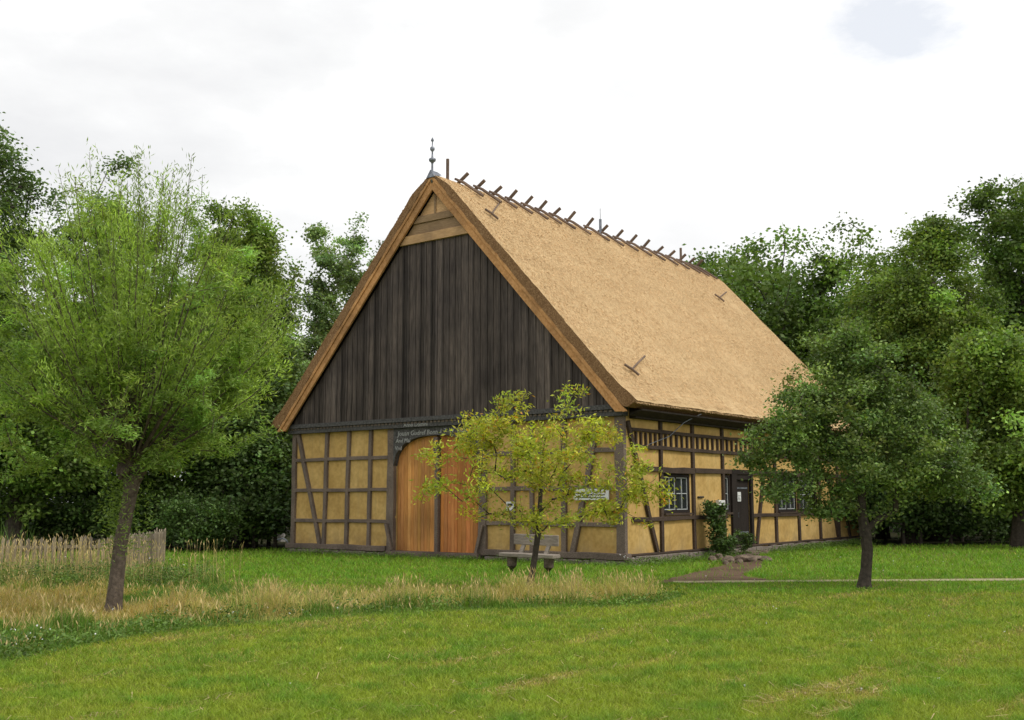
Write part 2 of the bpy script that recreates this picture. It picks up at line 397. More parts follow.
m=MB(); m.bar(Q(DU1+.26,.0,.215),Q(W_+.12,.0,.215),.16,.26,(0,1,0),wob=.01); m.build('sill_beam',M['timber'],barn,bevel=.012)
m=MB(); m.bar(Q(-.07,.0,.215),Q(DU0-.26,.0,.215),.16,.26,(0,1,0),wob=.01); m.build('sill_beam',M['timber'],barn,bevel=.012)
gpost('brace',12.12,3.74,.28,.13,u2=11.03,d=-.012); gpost('brace',.75,3.70,.28,.15,u2=1.6,d=-.012)
# tie beam with a row of carved blocks and jettied cladding above
m=MB(); m.bar(Q(-.05,-.05,3.80),Q(W_+.05,-.05,3.80),.15,.26,(0,1,0)); tb=m.build('tie_beam',M['carve'],barn)
m=MB()
for i in range(84):
    u=.1+i*.147; 
    if u<W_: m.box(Q(u,-.2,3.83),Q(u+.085,-.165,3.885))
m.build('carved_moulding',M['letter'] if False else M['timber'],tb)
m=MB(); m.bar(Q(-.08,-.1,3.95),Q(W_+.08,-.1,3.95),.12,.3,(0,1,0)); m.build('tie_beam',M['carve'],barn)
# cladding boards
def zin(u): return 10.50-1.10*abs(u-UC)
m=MB(); u=-.02; rs=R(8)
while u<W_:
    w=rs.uniform(.19,.27); zt=min(9.2,max(zin(u),zin(u+w))+.1)
    if zt>4.1:
        g=rs.uniform(.6,1.6); 
        if rs.rand()<.2: g*=1.35
        m.tint=(g*1.03,g,g*.98,1); y0=-.21+rs.uniform(-.012,.012); z0=3.97+rs.uniform(-.03,.03)
        a,c=u+.006,min(u+w-.006,W_+.02)
        za=min(9.2,zin(a)+.12); zc=min(9.2,zin(c)+.12)
        m.prism([(-a,z0),(-c,z0),(-c,max(zc,z0+.02)),(-a,max(za,z0+.02))],'y',y0,y0+.03)
        # cover strip over the joint
        g*=.9; m.tint=(g,g,g,1); zs=min(9.2,zin(c)+.08)
        if zs>4.2: m.box(Q(c-.025,y0-.022,z0+.01),Q(c+.03,y0-.003,zs))
    u+=w
m.build('gable_cladding',M['clad'],barn)
m=MB(); m.prism([(-.1,3.9),(-W_+.1,3.9),(-UC,10.45)],'y',-.14,-.06); m.build('gable_backing',M['inside'],barn)
def tri_band(z0,z1,y0,y1,name,mat,ex=.12):
    h0=(10.50-z0)/1.10+ex; h1=max(.02,(10.50-z1)/1.10+ex)
    m=MB(); m.prism([(-UC-h0,z0),(-UC+h0,z0),(-UC+h1,z1),(-UC-h1,z1)],'y',y0,y1); return m.build(name,M[mat],barn,bevel=.006)
tri_band(9.14,9.40,-.30,-.16,'gable_rail','rail_new'); tri_band(9.403,9.72,-.25,-.16,'gable_panel','rail_old')
tri_band(9.723,9.93,-.30,-.16,'gable_rail','rail_old'); tri_band(9.933,10.62,-.24,-.16,'gable_panel','rail_new')
m=MB(); m.box(Q(UC-.035,-.265,9.93),Q(UC+.035,-.24,10.6)); m.build('batten',M['rail_old'],barn)
# bargeboards: outer line z=10.9-1.1|du|, inner z=10.55-1.1|du|
for v0,v1 in ((-.40,-.33),(L_+.16,L_+.22)):
    for s in (1,-1):
        m=MB(); e=6.66
        m.prism([(-UC,11.05),(-UC,10.62),(-UC-s*6.14,10.62-1.11*6.14),(-UC-s*6.48,3.80)],'y',v0,v1); m.build('bargeboard',M['barge'],barn,bevel=.006)
        m=MB(); m.prism([(-UC,11.08),(-UC,10.93),(-UC-s*6.38,10.93-1.12*6.38),(-UC-s*6.50,3.80)],'y',v0-.035 if v0<0 else v1+.002,v0-.002 if v0<0 else v1+.035); m.build('bargeboard',M['barge'],barn,bevel=.006)
# roof
V0,V1=-.44,L_+.26
def roof_mesh():
    prof=[]; # (du, z_outer) from left eave to right eave
    for t in np.linspace(-1,1,101):
        du=t*6.78; a=abs(du)
        z=11.40-1.1*a
        k=max(0,1-a/.95); z=min(z,11.10-.68*a)
        ze=0
        if a>6.3: z+=.10*min(1,(a-6.3)/.3)
        prof.append((du,z))
    under=[(du,max(11.05-1.115*abs(du),3.9)) for du,z in prof[::-1] if abs(du)<6.6]
    ring=prof+under; n=len(ring); nv=130; npf=len(prof)
    rs=R(5); verts=[];faces=[];mi=[]
    vs=np.linspace(V0,V1,nv)
    for iv,v in enumerate(vs):
        for i,(du,z) in enumerate(ring):
            p=Vector((du*1.3,v*1.3,z)); dn=0;dv=0
            if i<npf:
                dn=noise.noise(p*.6)*.012+noise.noise(p*4.5)*.008+noise.noise(p*13)*.008
                if abs(du)>6.4: dn+=noise.noise(Vector((v*3,9,du)))*.03
            if iv in (0,nv-1): dv=noise.noise(Vector((du*5,z*5,v)))*.03
            s=1 if du>=0 else -1
            verts.append((-(UC+du+dn*.74*s),v+dv,z+dn*.67))
    for iv in range(nv-1):
        for i in range(n):
            j=(i+1)%n; faces.append((iv*n+i,iv*n+j,(iv+1)*n+j,(iv+1)*n+i)); mi.append(0 if i<npf-1 else (1 if i in (npf-1,n-1) else 2))
    # rake end caps: strips between outer and underside
    m_=len(under); off=(npf-m_)//2
    for iv in (0,nv-1):
        b0=iv*n
        for i in range(npf-1):
            k0=min(max(i-off,0),m_-1); k1=min(max(i+1-off,0),m_-1)
            a,b_=b0+i,b0+i+1; c=b0+npf+(m_-1-k1); d=b0+npf+(m_-1-k0)
            f=(a,b_,c,d) if c!=d else (a,b_,c)
            faces.append(f); mi.append(1)
    me=bpy.data.meshes.new('roof'); me.from_pydata(verts,[],faces); me.polygons.foreach_set('material_index',mi)
    bm=bmesh.new(); bm.from_mesh(me); bmesh.ops.recalc_face_normals(bm,faces=bm.faces); bm.to_mesh(me); bm.free(); me.update()
    return me
me=roof_mesh(); roof=link('roof',me,[M['thatch'],M['reedend'],M['shade_toned_soffit']],barn)
# cut reed ends standing out of the thatch surface and along the eaves
rs=R(12); nn=220000
du=rs.uniform(-6.7,6.7,nn); v=rs.uniform(V0,V1,nn); a=np.abs(du)
z=np.where(a<.95,np.minimum(11.10-.68*a,11.4-1.1*a),11.4-1.1*a)+np.where(a>6.3,.1*np.minimum(1,(a-6.3)/.3),0)
s=np.sign(du); slope=np.stack([-s*.67,np.zeros(nn),-.74*np.ones(nn)],1)
nr=np.stack([-s*.74,np.zeros(nn),.67*np.ones(nn)],1)
c=np.stack([-(UC+du),v,z],1)+nr*rs.uniform(.0,.02,nn)[:,None]
d=unit(slope+nr*rs.uniform(.1,.6,nn)[:,None]+rs.normal(size=(nn,3))*.13)
sd=unit(np.cross(d,nr)); l=rs.uniform(.03,.06,nn)[:,None]; w=rs.uniform(.005,.010,nn)[:,None]
q=np.stack([c-sd*w-d*l*.4,c+sd*w-d*l*.4,c+sd*w*.7+d*l*.6,c-sd*w*.7+d*l*.6],1)
g=np.clip(np.exp(rs.normal(size=(nn,1))*.27),.4,1.3)*np.array([[1.03,1.0,.93]])
tag(link('reed_stubble',poly_mesh(q,4,g),foliage('reed_stubble',(.70,.50,.27),0,.85),roof),kind='stuff')
# ragged fringe at both eaves and on the rakes
nn=26000; side=rs.choice([-1,1],nn); v=rs.uniform(V0,V1,nn); a=rs.uniform(6.6,6.78,nn)
c=np.stack([-(UC+side*a),v,11.4-1.1*a+.08-rs.uniform(0,.04,nn)],1)
d=unit(np.stack([-side*.5,rs.normal(size=nn)*.2,-.8*np.ones(nn)],1)+rs.normal(size=(nn,3))*.2); sd=unit(np.cross(d,np.stack([-side*.7,np.zeros(nn),.7*np.ones(nn)],1)))
l=rs.uniform(.03,.07,nn)[:,None]; w=.009
q=np.stack([c-sd*w-d*l*.5,c+sd*w-d*l*.5,c+sd*w+d*l*.5,c-sd*w+d*l*.5],1)
tag(link('eaves_fringe',poly_mesh(q,4,np.exp(rs.normal(size=(nn,1))*.3)*np.array([[1.,.95,.85]])),foliage('eaves_reed',(.42,.29,.16),0,.85),roof),kind='stuff')
# ridge: crossed sticks
rs=R(21)
for i,v in enumerate([.85,1.65,2.5,3.3,4.15,4.95,5.75,6.65,7.8,8.75,9.8,10.8,11.75,12.8,13.75,14.65,15.4,16.1]):
    e=MB(); j=rs.uniform(-.06,.06)
    # stick lying on the right slope, its head past the ridge
    e.tube([Q(UC+.1,v-.03+j,11.24),Q(UC-.22,v+j,11.07),Q(UC-.9,v+.07+j,10.56)],[.04,.05,.045],6)
    # stick of the left slope poking up over the ridge
    e.tube([Q(UC+.75,v+.12,10.74),Q(UC+.1,v+.09+j*.3,11.15),Q(UC-.24,v+.12,11.42+rs.uniform(-.05,.06))],[.05,.055,.055],6)
    e.build('ridge_cross',M['stick'],roof)
for v,h,mt in ((.30,.62,'stick'),(8.75,.55,'metal'),(14.8,.62,'stick')):
    e=MB(); e.tube([Q(UC,v,10.9),Q(UC,v,11.1+h)],[.05,.05],6); e.build('ridge_post',M[mt],roof)
for v in (2.6,8.75,14.8):
    pass
e=MB(); e.tube([Q(UC,8.75,11.6),Q(UC,8.75,12.05)],.012,5); e.build('lightning_rod',M['metal'],roof)
# finial at the gable peak
e=MB(); prof=[(10.85,.03),(11.05,.05),(11.2,.035),(11.42,.03),(11.47,.04),(11.52,.1),(11.58,.11),(11.63,.03),(11.8,.022),(11.86,.07),(11.92,.07),(11.97,.02),(12.1,.016),(12.14,.05),(12.19,.03),(12.24,.006)]
e.tube([Q(UC,V0+.05,z-.04) for z,r in prof],[r for z,r in prof],10); e.build('finial',M['metal'],barn,smooth=True)
e=MB(); e.hull([Q(UC-.16,V0-.04,10.97),Q(UC+.16,V0-.04,10.97),Q(UC,V0-.04,11.2),Q(UC-.16,V0+.3,11.08),Q(UC+.16,V0+.3,11.08),Q(UC,V0+.3,11.2)],[(0,1,2),(3,5,4),(0,2,5,3),(1,4,5,2)]); e.build('ridge_cap',M['metal'],barn)
# roof hooks
def hook(u0,v0,u1,v1):
    f=lambda u,v,h:Q(u,v,11.4-1.1*abs(u-UC)+h)
    e=MB(); e.tube([f(u1,v1,.01),f((u0+u1)/2,(v0+v1)/2,.08),f(u0,v0,.14)],.026,6); 
    e.tube([f(u0+.12,v0-.16,.13),f(u0,v0,.15),f(u0-.12,v0+.15,.13)],.035,6); e.build('roof_hook',M['stick'],roof)
hook(4.6,.43,5.5,2.0); hook(.22,.77,.88,2.6); hook(4.17,14.1,4.84,16.1)

# ---- big door
D_=empty('barn_door',(0,0,0)); D_.parent=barn
def arch(u):  # underside of the arch
    c=(DU0+DU1)/2; h=(DU1-DU0)/2-.0; t=min(1,abs(u-c)/h); return 2.62+.85*math.sqrt(max(0,1-t**2.6))
for k,(a,c) in enumerate(((6.36,DU1-.0),(DU0+.0,6.22))):
    m=MB(); rs=R(31+k); u=a; 
    while u<c-.02:
        w=min(rs.uniform(.11,.16),c-u); g=rs.uniform(.68,1.2); tr=1.0 if k==0 else .82
        m.tint=(g,g*tr*rs.uniform(.94,1.06),g*tr*rs.uniform(.85,1.1),1)
        pts=[(-(u+.005),.17),(-(u+w-.005),.17)]+[(-x,min(3.5,arch(x)+.08)) for x in (u+w-.003,u+w/2,u+.003)]
        m.prism(pts,'y',.11+rs.uniform(-.003,.003),.15); u+=w
    m.build('door_leaf',M['door'],D_)
m=MB(); m.bar(Q(6.29,.06,.15),Q(6.29,.06,3.42),.13,.12,(0,1,0)); m.box(Q(6.21,-.045,2.9),Q(6.37,.0,3.42)); m.build('centre_post',M['timber'],D_,bevel=.01)
# arched lintel
m=MB(); us=np.linspace(DU0-.0,DU1+.0,33)
for a,c in zip(us[:-1],us[1:]):
    m.prism([(-a,arch(a)),(-c,arch(c)),(-c,3.72),(-a,3.72)],'y',-.075,.1)
bmesh.ops.remove_doubles(m.bm,verts=m.bm.verts,dist=.0005)
lint=m.build('arched_lintel',M['carve'],D_)
for s,u in ((1,DU1),(-1,DU0)):
    pass
m=MB(); m.bar(Q(DU0-.1,-.05,.10),Q(DU1+.15,-.05,.10),.14,.3,(0,1,0),wob=.01)
for u in (4.9,5.6,6.3,7.0,7.6): m.box(Q(u,-.25,-.02),Q(u+.12,.0,.029))
m.build('threshold',M['timber'],D_)
for u0,u1 in ((DU1+.22,DU1-.02),(DU0-.2,DU0-.0)):
    m=MB(); m.bar(Q(u0,-.13,.95),Q(u1,-.15,.18),.09,.06,(0,1,0)); m.build('door_stop',M['timber'],D_)
def text_mesh(body,size,name,mat,parent,mat4,ext=.004,shear=0):
    cu=bpy.data.curves.new(name,'FONT'); cu.body=body; cu.size=size; cu.extrude=ext; cu.shear=shear; cu.align_x='LEFT'; cu.resolution_u=2
    t=bpy.data.objects.new('tmp',cu); C.objects.link(t); dg=bpy.context.evaluated_depsgraph_get(); 
    me=bpy.data.meshes.new_from_object(t.evaluated_get(dg)); bpy.data.objects.remove(t); 
    me.transform(mat4); me.name=name; o=link(name,me,mat,parent); return o
def on_gable(u,z,y): return Matrix.Translation(Q(u,y,z))@Matrix.Rotation(math.pi/2,4,'X')
def on_side(v,z,x): return Matrix.Translation((x,v,z))@Matrix.Rotation(math.pi/2,4,'Z')@Matrix.Rotation(math.pi/2,4,'X')
text_mesh('Jouan Gudref Bonn',.2,'carved_inscription',M['letter'],lint,on_gable(7.72,3.50,-.082),shear=.15)
text_mesh('And Mai',.17,'carved_inscription',M['letter'],lint,on_gable(7.80,3.30,-.082),shear=.15)
text_mesh('Vnd',.17,'carved_inscription',M['letter'],lint,on_gable(7.83,3.08,-.082),shear=.15)
text_mesh('1 7  W  Herm',.19,'carved_inscription',M['letter'],lint,on_gable(6.1,3.52,-.082),shear=.15)
text_mesh('Anno Domini',.17,'carved_inscription',M['letter'],tb,on_gable(7.4,3.745,-.184))

# ---- long side timbers (plane u = 0, outward is -u = +x local)
X0=-.0
def sbar(name,v0,z0,v1,z1,w,d=0,mat='timber_side',wob=.01,bev=.008):
    m=MB(); m.bar((-.03+d,v0,z0),(-.03+d,v1,z1),w,.14,(1,0,0),wob=wob); return m.build(name,M[mat],barn,bevel=bev)
m=MB(); m.box((-.2,.28,3.68),(.16,L_,4.12)); m.build('eave_shade_plate',M['shade_toned_soffit'],barn)  # dark box at the wall top paints in the shade band below the eave
m=MB(); m.hull([(.16,.0,3.72),(.16,L_,3.72),(.50,L_,3.84),(.50,0,3.84),(.16,.0,3.80),(.16,L_,3.80),(.50,L_,3.88),(.50,0,3.88)],[(0,1,2,3),(7,6,5,4),(0,3,7,4),(1,5,6,2),(3,2,6,7),(0,4,5,1)]); m.build('shade_toned_soffit',M['shade_toned_soffit'],barn)  # boards closing the eave, with its shade put into their colour
for v in (1.79,3.6,5.46,7.34,9.12,10.97,12.82,14.55,L_-.1): sbar('post',v,.27,v+random.uniform(-.03,.03),3.76,.13 if v<16 else .2)
sbar('rail',.3,3.40,L_-.15,3.40,.09,.006); sbar('rail',.3,2.98,L_-.15,2.98,.10,.006)
sbar('rail',.3,2.42,1.86,2.42,.13,.004);sbar('rail',3.68,2.42,L_-.15,2.42,.14,.004); sbar('window_head',1.8,2.40,3.6,2.40,.16,.02)
sbar('rail',.3,1.13,5.6,1.13,.115,.006); sbar('rail',7.4,1.13,L_-.15,1.13,.115,.006)
m=MB(); m.bar((-.06,.0,.245),(-.06,L_+.05,.245),.06,.24,(1,0,0),wob=.006); m.build('sill_beam',M['timber_side'],barn,bevel=.012)
sbar('brace',.12,3.6,1.52,.27,.13,.012); sbar('brace',8.25,2.36,7.62,.27,.11,.012); sbar('brace',13.7,2.4,14.45,.27,.13,.012); sbar('brace',15.6,.27,14.7,2.4,.1,.012)
vv=[.3,1.79,3.6,5.46,7.34,9.12,10.97,12.82,14.55,L_-.1]
for a,c in zip(vv[:-1],vv[1:]):
    k=6
    for i in range(1,k): sbar('stud',a+(c-a)*i/k,3.03,a+(c-a)*i/k,3.35,.065,-.01,wob=0,bev=.004)
# small slanted cable + bracket
m=MB(); m.tube([(.55,3.1,3.93),(.25,2.7,3.7),(.05,2.2,3.3),(.06,1.0,3.02)],.012,5); m.build('cable',M['metal'],barn)
m=MB(); m.tube([(.0,3.87,1.69),(.0,4.2,1.69)],.025,5); m.build('bracket',M['ink'],barn)
# windows
def window(v0,v1,z0,z1,nv,nh):
    f=MB(); t=.07
    f.box((-.02,v0,z0),(-.12,v0+t,z1)); f.box((-.02,v1-t,z0),(-.12,v1,z1)); f.box((-.02,v0+t,z0),(-.12,v1-t,z0+t)); f.box((-.02,v0+t,z1-t),(-.12,v1-t,z1))
    w=f.build('window',M['black'],barn)
    g=MB(); g.box((-.09,v0+t,z0+t),(-.10,v1-t,z1-t)); g.build('pane',M['glass'],w)
    bb=MB(); s=.024
    a,c=v0+t+.01,v1-t-.01
    if nv>1:
        mid=(a+c)/2; cs=[(a,mid-.03),(mid+.03,c)]; bb2=MB(); bb2.box((-.04,mid-.028,z0+t),(-.085,mid+.028,z1-t)); bb2.build('mullion',M['black'],w)
    else: cs=[(a,c)]
    for (p,q_) in cs:
        for y in ((p,p+s),(q_-s,q_)) : bb.box((-.055,y[0],z0+t+.01),(-.08,y[1],z1-t-.01))
        for zz in (z0+t+.01,(z0+z1)/2-s/2,z1-t-.01-s): bb.box((-.057,p+s,zz),(-.078,q_-s,zz+s))
        if nv>1: y=(p+q_)/2; bb.box((-.052,y-.012,z0+t+.02+s),(-.083,y+.012,z1-t-.02-s))
    bb.build('sash',M['sash'],w)
    s_=MB(); s_.box((.06,v0-.02,z0-.06),(-.1,v1+.02,z0-.003)); s_.build('window_sill',M['timber_side'],w)
window(1.93,3.42,1.27,2.30,2,2); window(5.56,5.93,1.25,2.33,1,2); window(9.35,10.85,1.22,2.33,2,2); window(11.1,12.65,1.22,2.33,2,2)
# side door
sd=empty('door'); sd.parent=barn
m=MB(); m.box((.045,5.95,.1),(-.1,6.28,2.36)); m.box((.045,7.24,.1),(-.1,7.4,2.36)); m.box((.05,5.95,2.363),(-.1,7.42,2.5)); m.box((.02,6.28,2.2),(-.1,7.24,2.355)); m.build('door_frame',M['black'],sd,bevel=.006)
m=MB(); rs=R(77); u=6.29
for i in range(5): m.box((-.05+rs.uniform(-.003,.003),6.29+i*.188,.12),(-.09,6.29+i*.188+.183,2.19))
dl=m.build('door_leaf',M['black'],sd)
for zz in (1.93,.62): m=MB(); m.box((-.035,6.33,zz),(-.046,7.15,zz+.05)); m.build('strap_hinge',M['metal'],dl)
m=MB(); m.tube([(-.045,6.4,1.1),(.01,6.4,1.1),(.01,6.4,1.22),(-.045,6.4,1.22)],.012,6); m.build('handle',M['metal'],dl)
m=MB(); m.box((.10,6.1,.0),(.5,7.4,.11)); m.build('doorstep',M['stone'],sd,bevel=.02)

# ---- things fixed to or standing by the barn (each a thing of its own)
def at_barn(o): o.matrix_world=Matrix.Translation((BX,BY,0))@Matrix.Rotation(-TH,4,'Z'); return o
e=at_barn(empty('notice',label='small white paper notice pinned on the dark side door',cat='notice'))
m=MB(); m.box((-.03,6.45,1.56),(-.034,6.68,1.84)); m.build('paper',M['white'],e)
m=MB(); [m.box((-.0285,6.48,1.60+i*.04),(-.0299,6.65-.03*(i%3),1.612+i*.04)) for i in range(4)]; m.build('print',M['ink'],e)
e=at_barn(empty('letter_box',label='white letter box on the yellow wall above the climbing shrub',cat='letter box'))
m=MB(); m.box((.0,4.93,1.34),(.12,5.31,1.60)); m.build('box_body',M['white'],e,bevel=.01)
m=MB(); m.box((.122,5.0,1.5),(.125,5.24,1.525)); m.box((.122,5.06,1.39),(.125,5.2,1.45)); m.build('slot',M['ink'],e)
e=at_barn(empty('information_board',label='long low white board fixed to the gable wall behind the yellow tree',cat='sign'))
m=MB(); m.box(Q(.45,-.06,1.62),Q(1.5,-.1,1.90)); m.build('panel',M['white'],e)
m=MB()
for i in range(3): m.box(Q(.55,-.101,1.67+i*.07),Q(1.4-.1*i,-.103,1.69+i*.07))
m.build('print',M['ink'],e)
e=at_barn(empty('information_plate',label='small square grey-white plate on the gable post above the bench',cat='sign'))
m=MB(); m.box(Q(3.42,-.08,1.32),Q(3.68,-.11,1.58)); m.build('panel',M['white'],e)
m=MB(); m.box(Q(3.46,-.111,1.47),Q(3.64,-.113,1.53)); m.build('print',M['ink'],e)
e=at_barn(empty('pipe',label='thin curved grey pipe end on the sill beam at the left corner of the barn',cat='pipe'))
m=MB(); m.tube([Q(12.5,.1,.12),Q(12.62,.05,.35),Q(12.75,.0,.42),Q(12.95,-.05,.38)],.025,6); m.build('bent_pipe',M['metal'],e)
# bench
bn=empty('bench',(.40,24.45,0),-TH,label='rustic grey wooden bench with plank back in front of the gable, behind the yellow tree',cat='bench')
m=MB(); m.bar((-.78,0,.40),(.72,0,.385),.34,.09,(0,0,1),.3,wob=.015); m.build('seat',M['bench'],bn,bevel=.015)
m=MB(); m.bar((-.62,.22,.74),(.62,.22,.72),.05,.24,(0,0,1),wob=.006); m.build('backrest',M['bench'],bn,bevel=.01)
for x in (-.38,.32): m=MB(); m.bar((x,.13,.40),(x+.04,.25,.66),.09,.05,(0,1,0)); m.build('back_support',M['bench'],bn)
for x in (-.52,.5): m=MB(); m.tube([(x,0,-.03),(x,0,.15),(x+.01,0,.355)],[.13,.115,.12],10); m.build('leg',M['bark'],bn)
# stones by the door
rs=R(40)
lab=['broad flat stone slab nearest the dark side door','long flat slab tipped towards the shrub by the door','low wedge-shaped stone left of the flat slabs','rounded reddish stone at the foot of the shrub','small angular stone in front of the slabs','pointed stone leaning on the broad slab','small pale stone at the edge of the bare earth','half-sunk stone at the right end of the slabs','squat brownish stone between shrub and slabs']
pos=[(6.45,29.4,.42,.22,.09),(5.95,28.6,.34,.17,.11),(5.6,28.4,.2,.15,.12),(5.25,28.7,.15,.13,.11),(5.8,27.9,.13,.1,.08),(6.2,28.7,.24,.13,.14),(5.4,27.6,.09,.08,.06),(6.75,29.0,.2,.15,.08),(5.5,29.1,.15,.12,.13)]
for (x,y,a,c,h),l in zip(pos,lab):
    bm=bmesh.new(); bmesh.ops.create_icosphere(bm,subdivisions=2,radius=1)
    for v in bm.verts:
        k=1+.35*noise.noise(v.co*1.3+Vector((x*3,y*2,0))); v.co=Vector((v.co.x*a*k,v.co.y*c*k,max(-.5,v.co.z*1.2)*h*k))
    me=bpy.data.meshes.new('stone'); bm.to_mesh(me); bm.free()
    o=link('stone',me,M['stone'],None,(x,y,h*.3)); o.rotation_euler=(rs.normal()*.15,rs.normal()*.15,rs.uniform(-1,1)); tag(o,l,'stone','loose stones by the side door')

# ------------------------------------------------------------------ fence
fe=empty('picket_fence',(-8.7,23.6,0),label='low pale picket fence behind the tall grass at the left edge',cat='fence')
A=(-14.0,22.0); B=(-8.75,23.5); Cc=(-9.3,29.2); rs=R(50)
def rel(x,y): return (x+8.7,y-23.6)
pk=[]
for (p,q_),sp in (((A,B),.125),((B,Cc),.135)):
    Ld=math.hypot(q_[0]-p[0],q_[1]-p[1]); n=int(Ld/sp)
    for i in range(n): f=(i+.5)/n; pk.append((p[0]+(q_[0]-p[0])*f,p[1]+(q_[1]-p[1])*f,math.atan2(q_[1]-p[1],q_[0]-p[0])))
for x,y,a in pk:
    x,y=rel(x,y); m=MB(); g=rs.uniform(.6,1.15); m.tint=(g,g*.99,g*.96,1); c,s=math.cos(a),math.sin(a); w=rs.uniform(.03,.042); h=.86+rs.normal()*.035; tx=rs.normal()*.02
    pts=[(-w,0),(w,0),(w+tx,h-.05),(tx,h),(-w+tx,h-.05)]
    P3=[(x+px*c,y+px*s,pz) for px,pz in pts]+[(x+px*c-s*.022,y+px*s+c*.022,pz) for px,pz in pts]
    m.hull(P3,[(0,1,2,3,4),(9,8,7,6,5)]+[(i,i+5,(i+1)%5+5,(i+1)%5) for i in range(5)]); m.build('picket',M['picket'],fe)
for p,q_ in ((A,B),(B,Cc)):
    d=Vector((q_[0]-p[0],q_[1]-p[1],0)).normalized(); nrm=Vector((-d.y,d.x,0))*.045
    for z in (.25,.66):
        m=MB(); m.bar(Vector((*rel(*p),z))+nrm,Vector((*rel(*q_),z))+nrm,.06,.035,nrm); m.build('fence_rail',M['picket'],fe)

# ------------------------------------------------------------------ foreground trees
def willow():
    rs=R(11); loc=np.array([-5.84,16.0,0]); e=empty('pollard_willow',tuple(loc),label='pollarded willow with bright yellow-green fan crown at the left, rising from the tall grass',cat='tree')
    hd=np.array([.2,0,2.12])
    m=MB(); path=[(0,0,-.1),(.02,0,.15),(.05,.01,.6),(.07,.02,1.0),(.14,.0,1.4),(.19,.0,1.75),(.22,0,2.0),(.2,0,2.25),(.18,0,2.4)]
    m.tube(path,[.19,.12,.104,.1,.098,.105,.135,.14,.08],12)
    for k in range(16):   # knobbly head
        d=unit(rs.normal(size=3)); p=hd+d*np.array([.17,.17,.2]); m.tube([hd,p,p+d*.06],[.08,.075,.03],6)
    tr=m.bm
    for v in tr.verts:
        v.co+=Vector(v.co.normalized())*.02*noise.noise(v.co*9)
    m.build('trunk',M['bark'],e)
    ells=[(.3,0,4.05,1.75,1.7,1.8),(-1.25,0,3.9,.95,1.0,1.25),(-1.25,.2,2.95,.85,.8,.55),(1.7,0,3.7,.85,.9,1.1),(1.25,-.1,2.75,.75,.8,.5),(-.45,0,5.55,.7,.8,1.0),
          (1.05,0,5.75,.32,.4,.95),(1.6,.2,5.1,.45,.5,.6),(.35,.1,5.9,.4,.5,.7),(-1.7,0,4.9,.4,.5,.5),(.3,-1.2,3.3,1.3,.7,.9),(-.1,0,2.45,.95,.8,.5),(-1.5,0,2.35,.5,.5,.45),(.9,0,2.3,.6,.6,.45)]
    T=envelope(rs,ells,640,.3,.9); T=T[T[:,2]>1.75]
    stem=[(.16,0,1.7),(.19,0,2.0),(.2,0,2.2),(.2,0,2.3)]
    P,ch,load=skeleton(rs,stem,T,.3,.75)
    link('branches',poly_mesh(branch_mesh(P,ch,load,.1,.0035,.5,first=1),4),M['bark'],e)
    lq,tn=foliage_on(rs,P,ch,125,.09,.0165,.10,.2,-.35,cvar=.26,lvar=.2,hue=.07,back=.7)
    # long whippy shoots fanning out of the head, with leafy side twigs
    Q_=[];cen=[];tt=[];dr=[]; hd=np.array([.2,0,2.15])
    for i in range(120):
        a=rs.uniform(0,2*np.pi); el=math.asin(rs.uniform(-.35,.99)); d=np.array([math.cos(a)*math.cos(el),math.sin(a)*math.cos(el),math.sin(el)])
        tip=np.array([.25,0,4.1])+d*np.array([2.2,2.1,2.35])*(1+.22*noise.noise(Vector(d)*2.6))*rs.uniform(.85,1.1); tip[2]+=rs.uniform(0,.35)
        mid=hd*.5+tip*.5; mid[:2]=hd[:2]+(tip[:2]-hd[:2])*.62; mid[2]-=.05; k=8
        pts=np.array([(1-t)**2*hd+2*t*(1-t)*mid+t*t*tip+rs.normal(size=3)*.03*t for t in np.linspace(0,1,k)])
        rr=np.linspace(.02,.003,k); t=unit(np.gradient(pts,axis=0)); aa=unit(np.cross(t,[.2,.3,1.])); bb=np.cross(t,aa); ang=np.arange(5)*2*np.pi/5
        ring=pts[:,None,:]+rr[:,None,None]*(aa[:,None,:]*np.cos(ang)[None,:,None]+bb[:,None,:]*np.sin(ang)[None,:,None]); n1=np.roll(ring,-1,axis=1)
        Q_.append(np.stack([ring[:-1],n1[:-1],n1[1:],ring[1:]],2).reshape(-1,4,3))
        nl=int(330*rs.uniform(.5,1.4)); f=rs.uniform(.4,1,nl)**.8; ix=f*(k-1); i0=np.minimum(ix.astype(int),k-2); w=(ix-i0)[:,None]; base=pts[i0]*(1-w)+pts[i0+1]*w
        tw=unit(rs.normal(size=(12,3))+np.array([0,0,.9])); ti=rs.randint(0,12,nl); c=base+rs.normal(size=(nl,3))*.07+tw[ti]*rs.uniform(0,.42,nl)[:,None]*(1.25-.9*f)[:,None]
        cen.append(c); dr.append(unit(tw[ti]*.8+t[-1])); tt.append(np.exp(rs.normal()*.2)*np.exp(rs.normal(size=(nl,1))*.2)*np.array([[1.06,1.03,.95]]))
    link('shoots',poly_mesh(np.concatenate(Q_),4),M['bark'],e)
    lq=np.concatenate([lq,leaf_quads(rs,np.concatenate(cen),.09,.0165,0,.3,np.concatenate(dr))]); tn=np.concatenate([tn,np.concatenate(tt)])
    link('crown',poly_mesh(lq,4,tn),M['leaf_w'],e)
    # shoots on the trunk
    nl=1500; z=rs.uniform(.8,2.0,nl); k=rs.randint(0,9,nl); tw=unit(rs.normal(size=(9,3))); c=np.stack([.1+0*z,0*z,z],1)+tw[k]*rs.uniform(.1,.45,nl)[:,None]*np.array([1,1,.5])+rs.normal(size=(nl,3))*.05
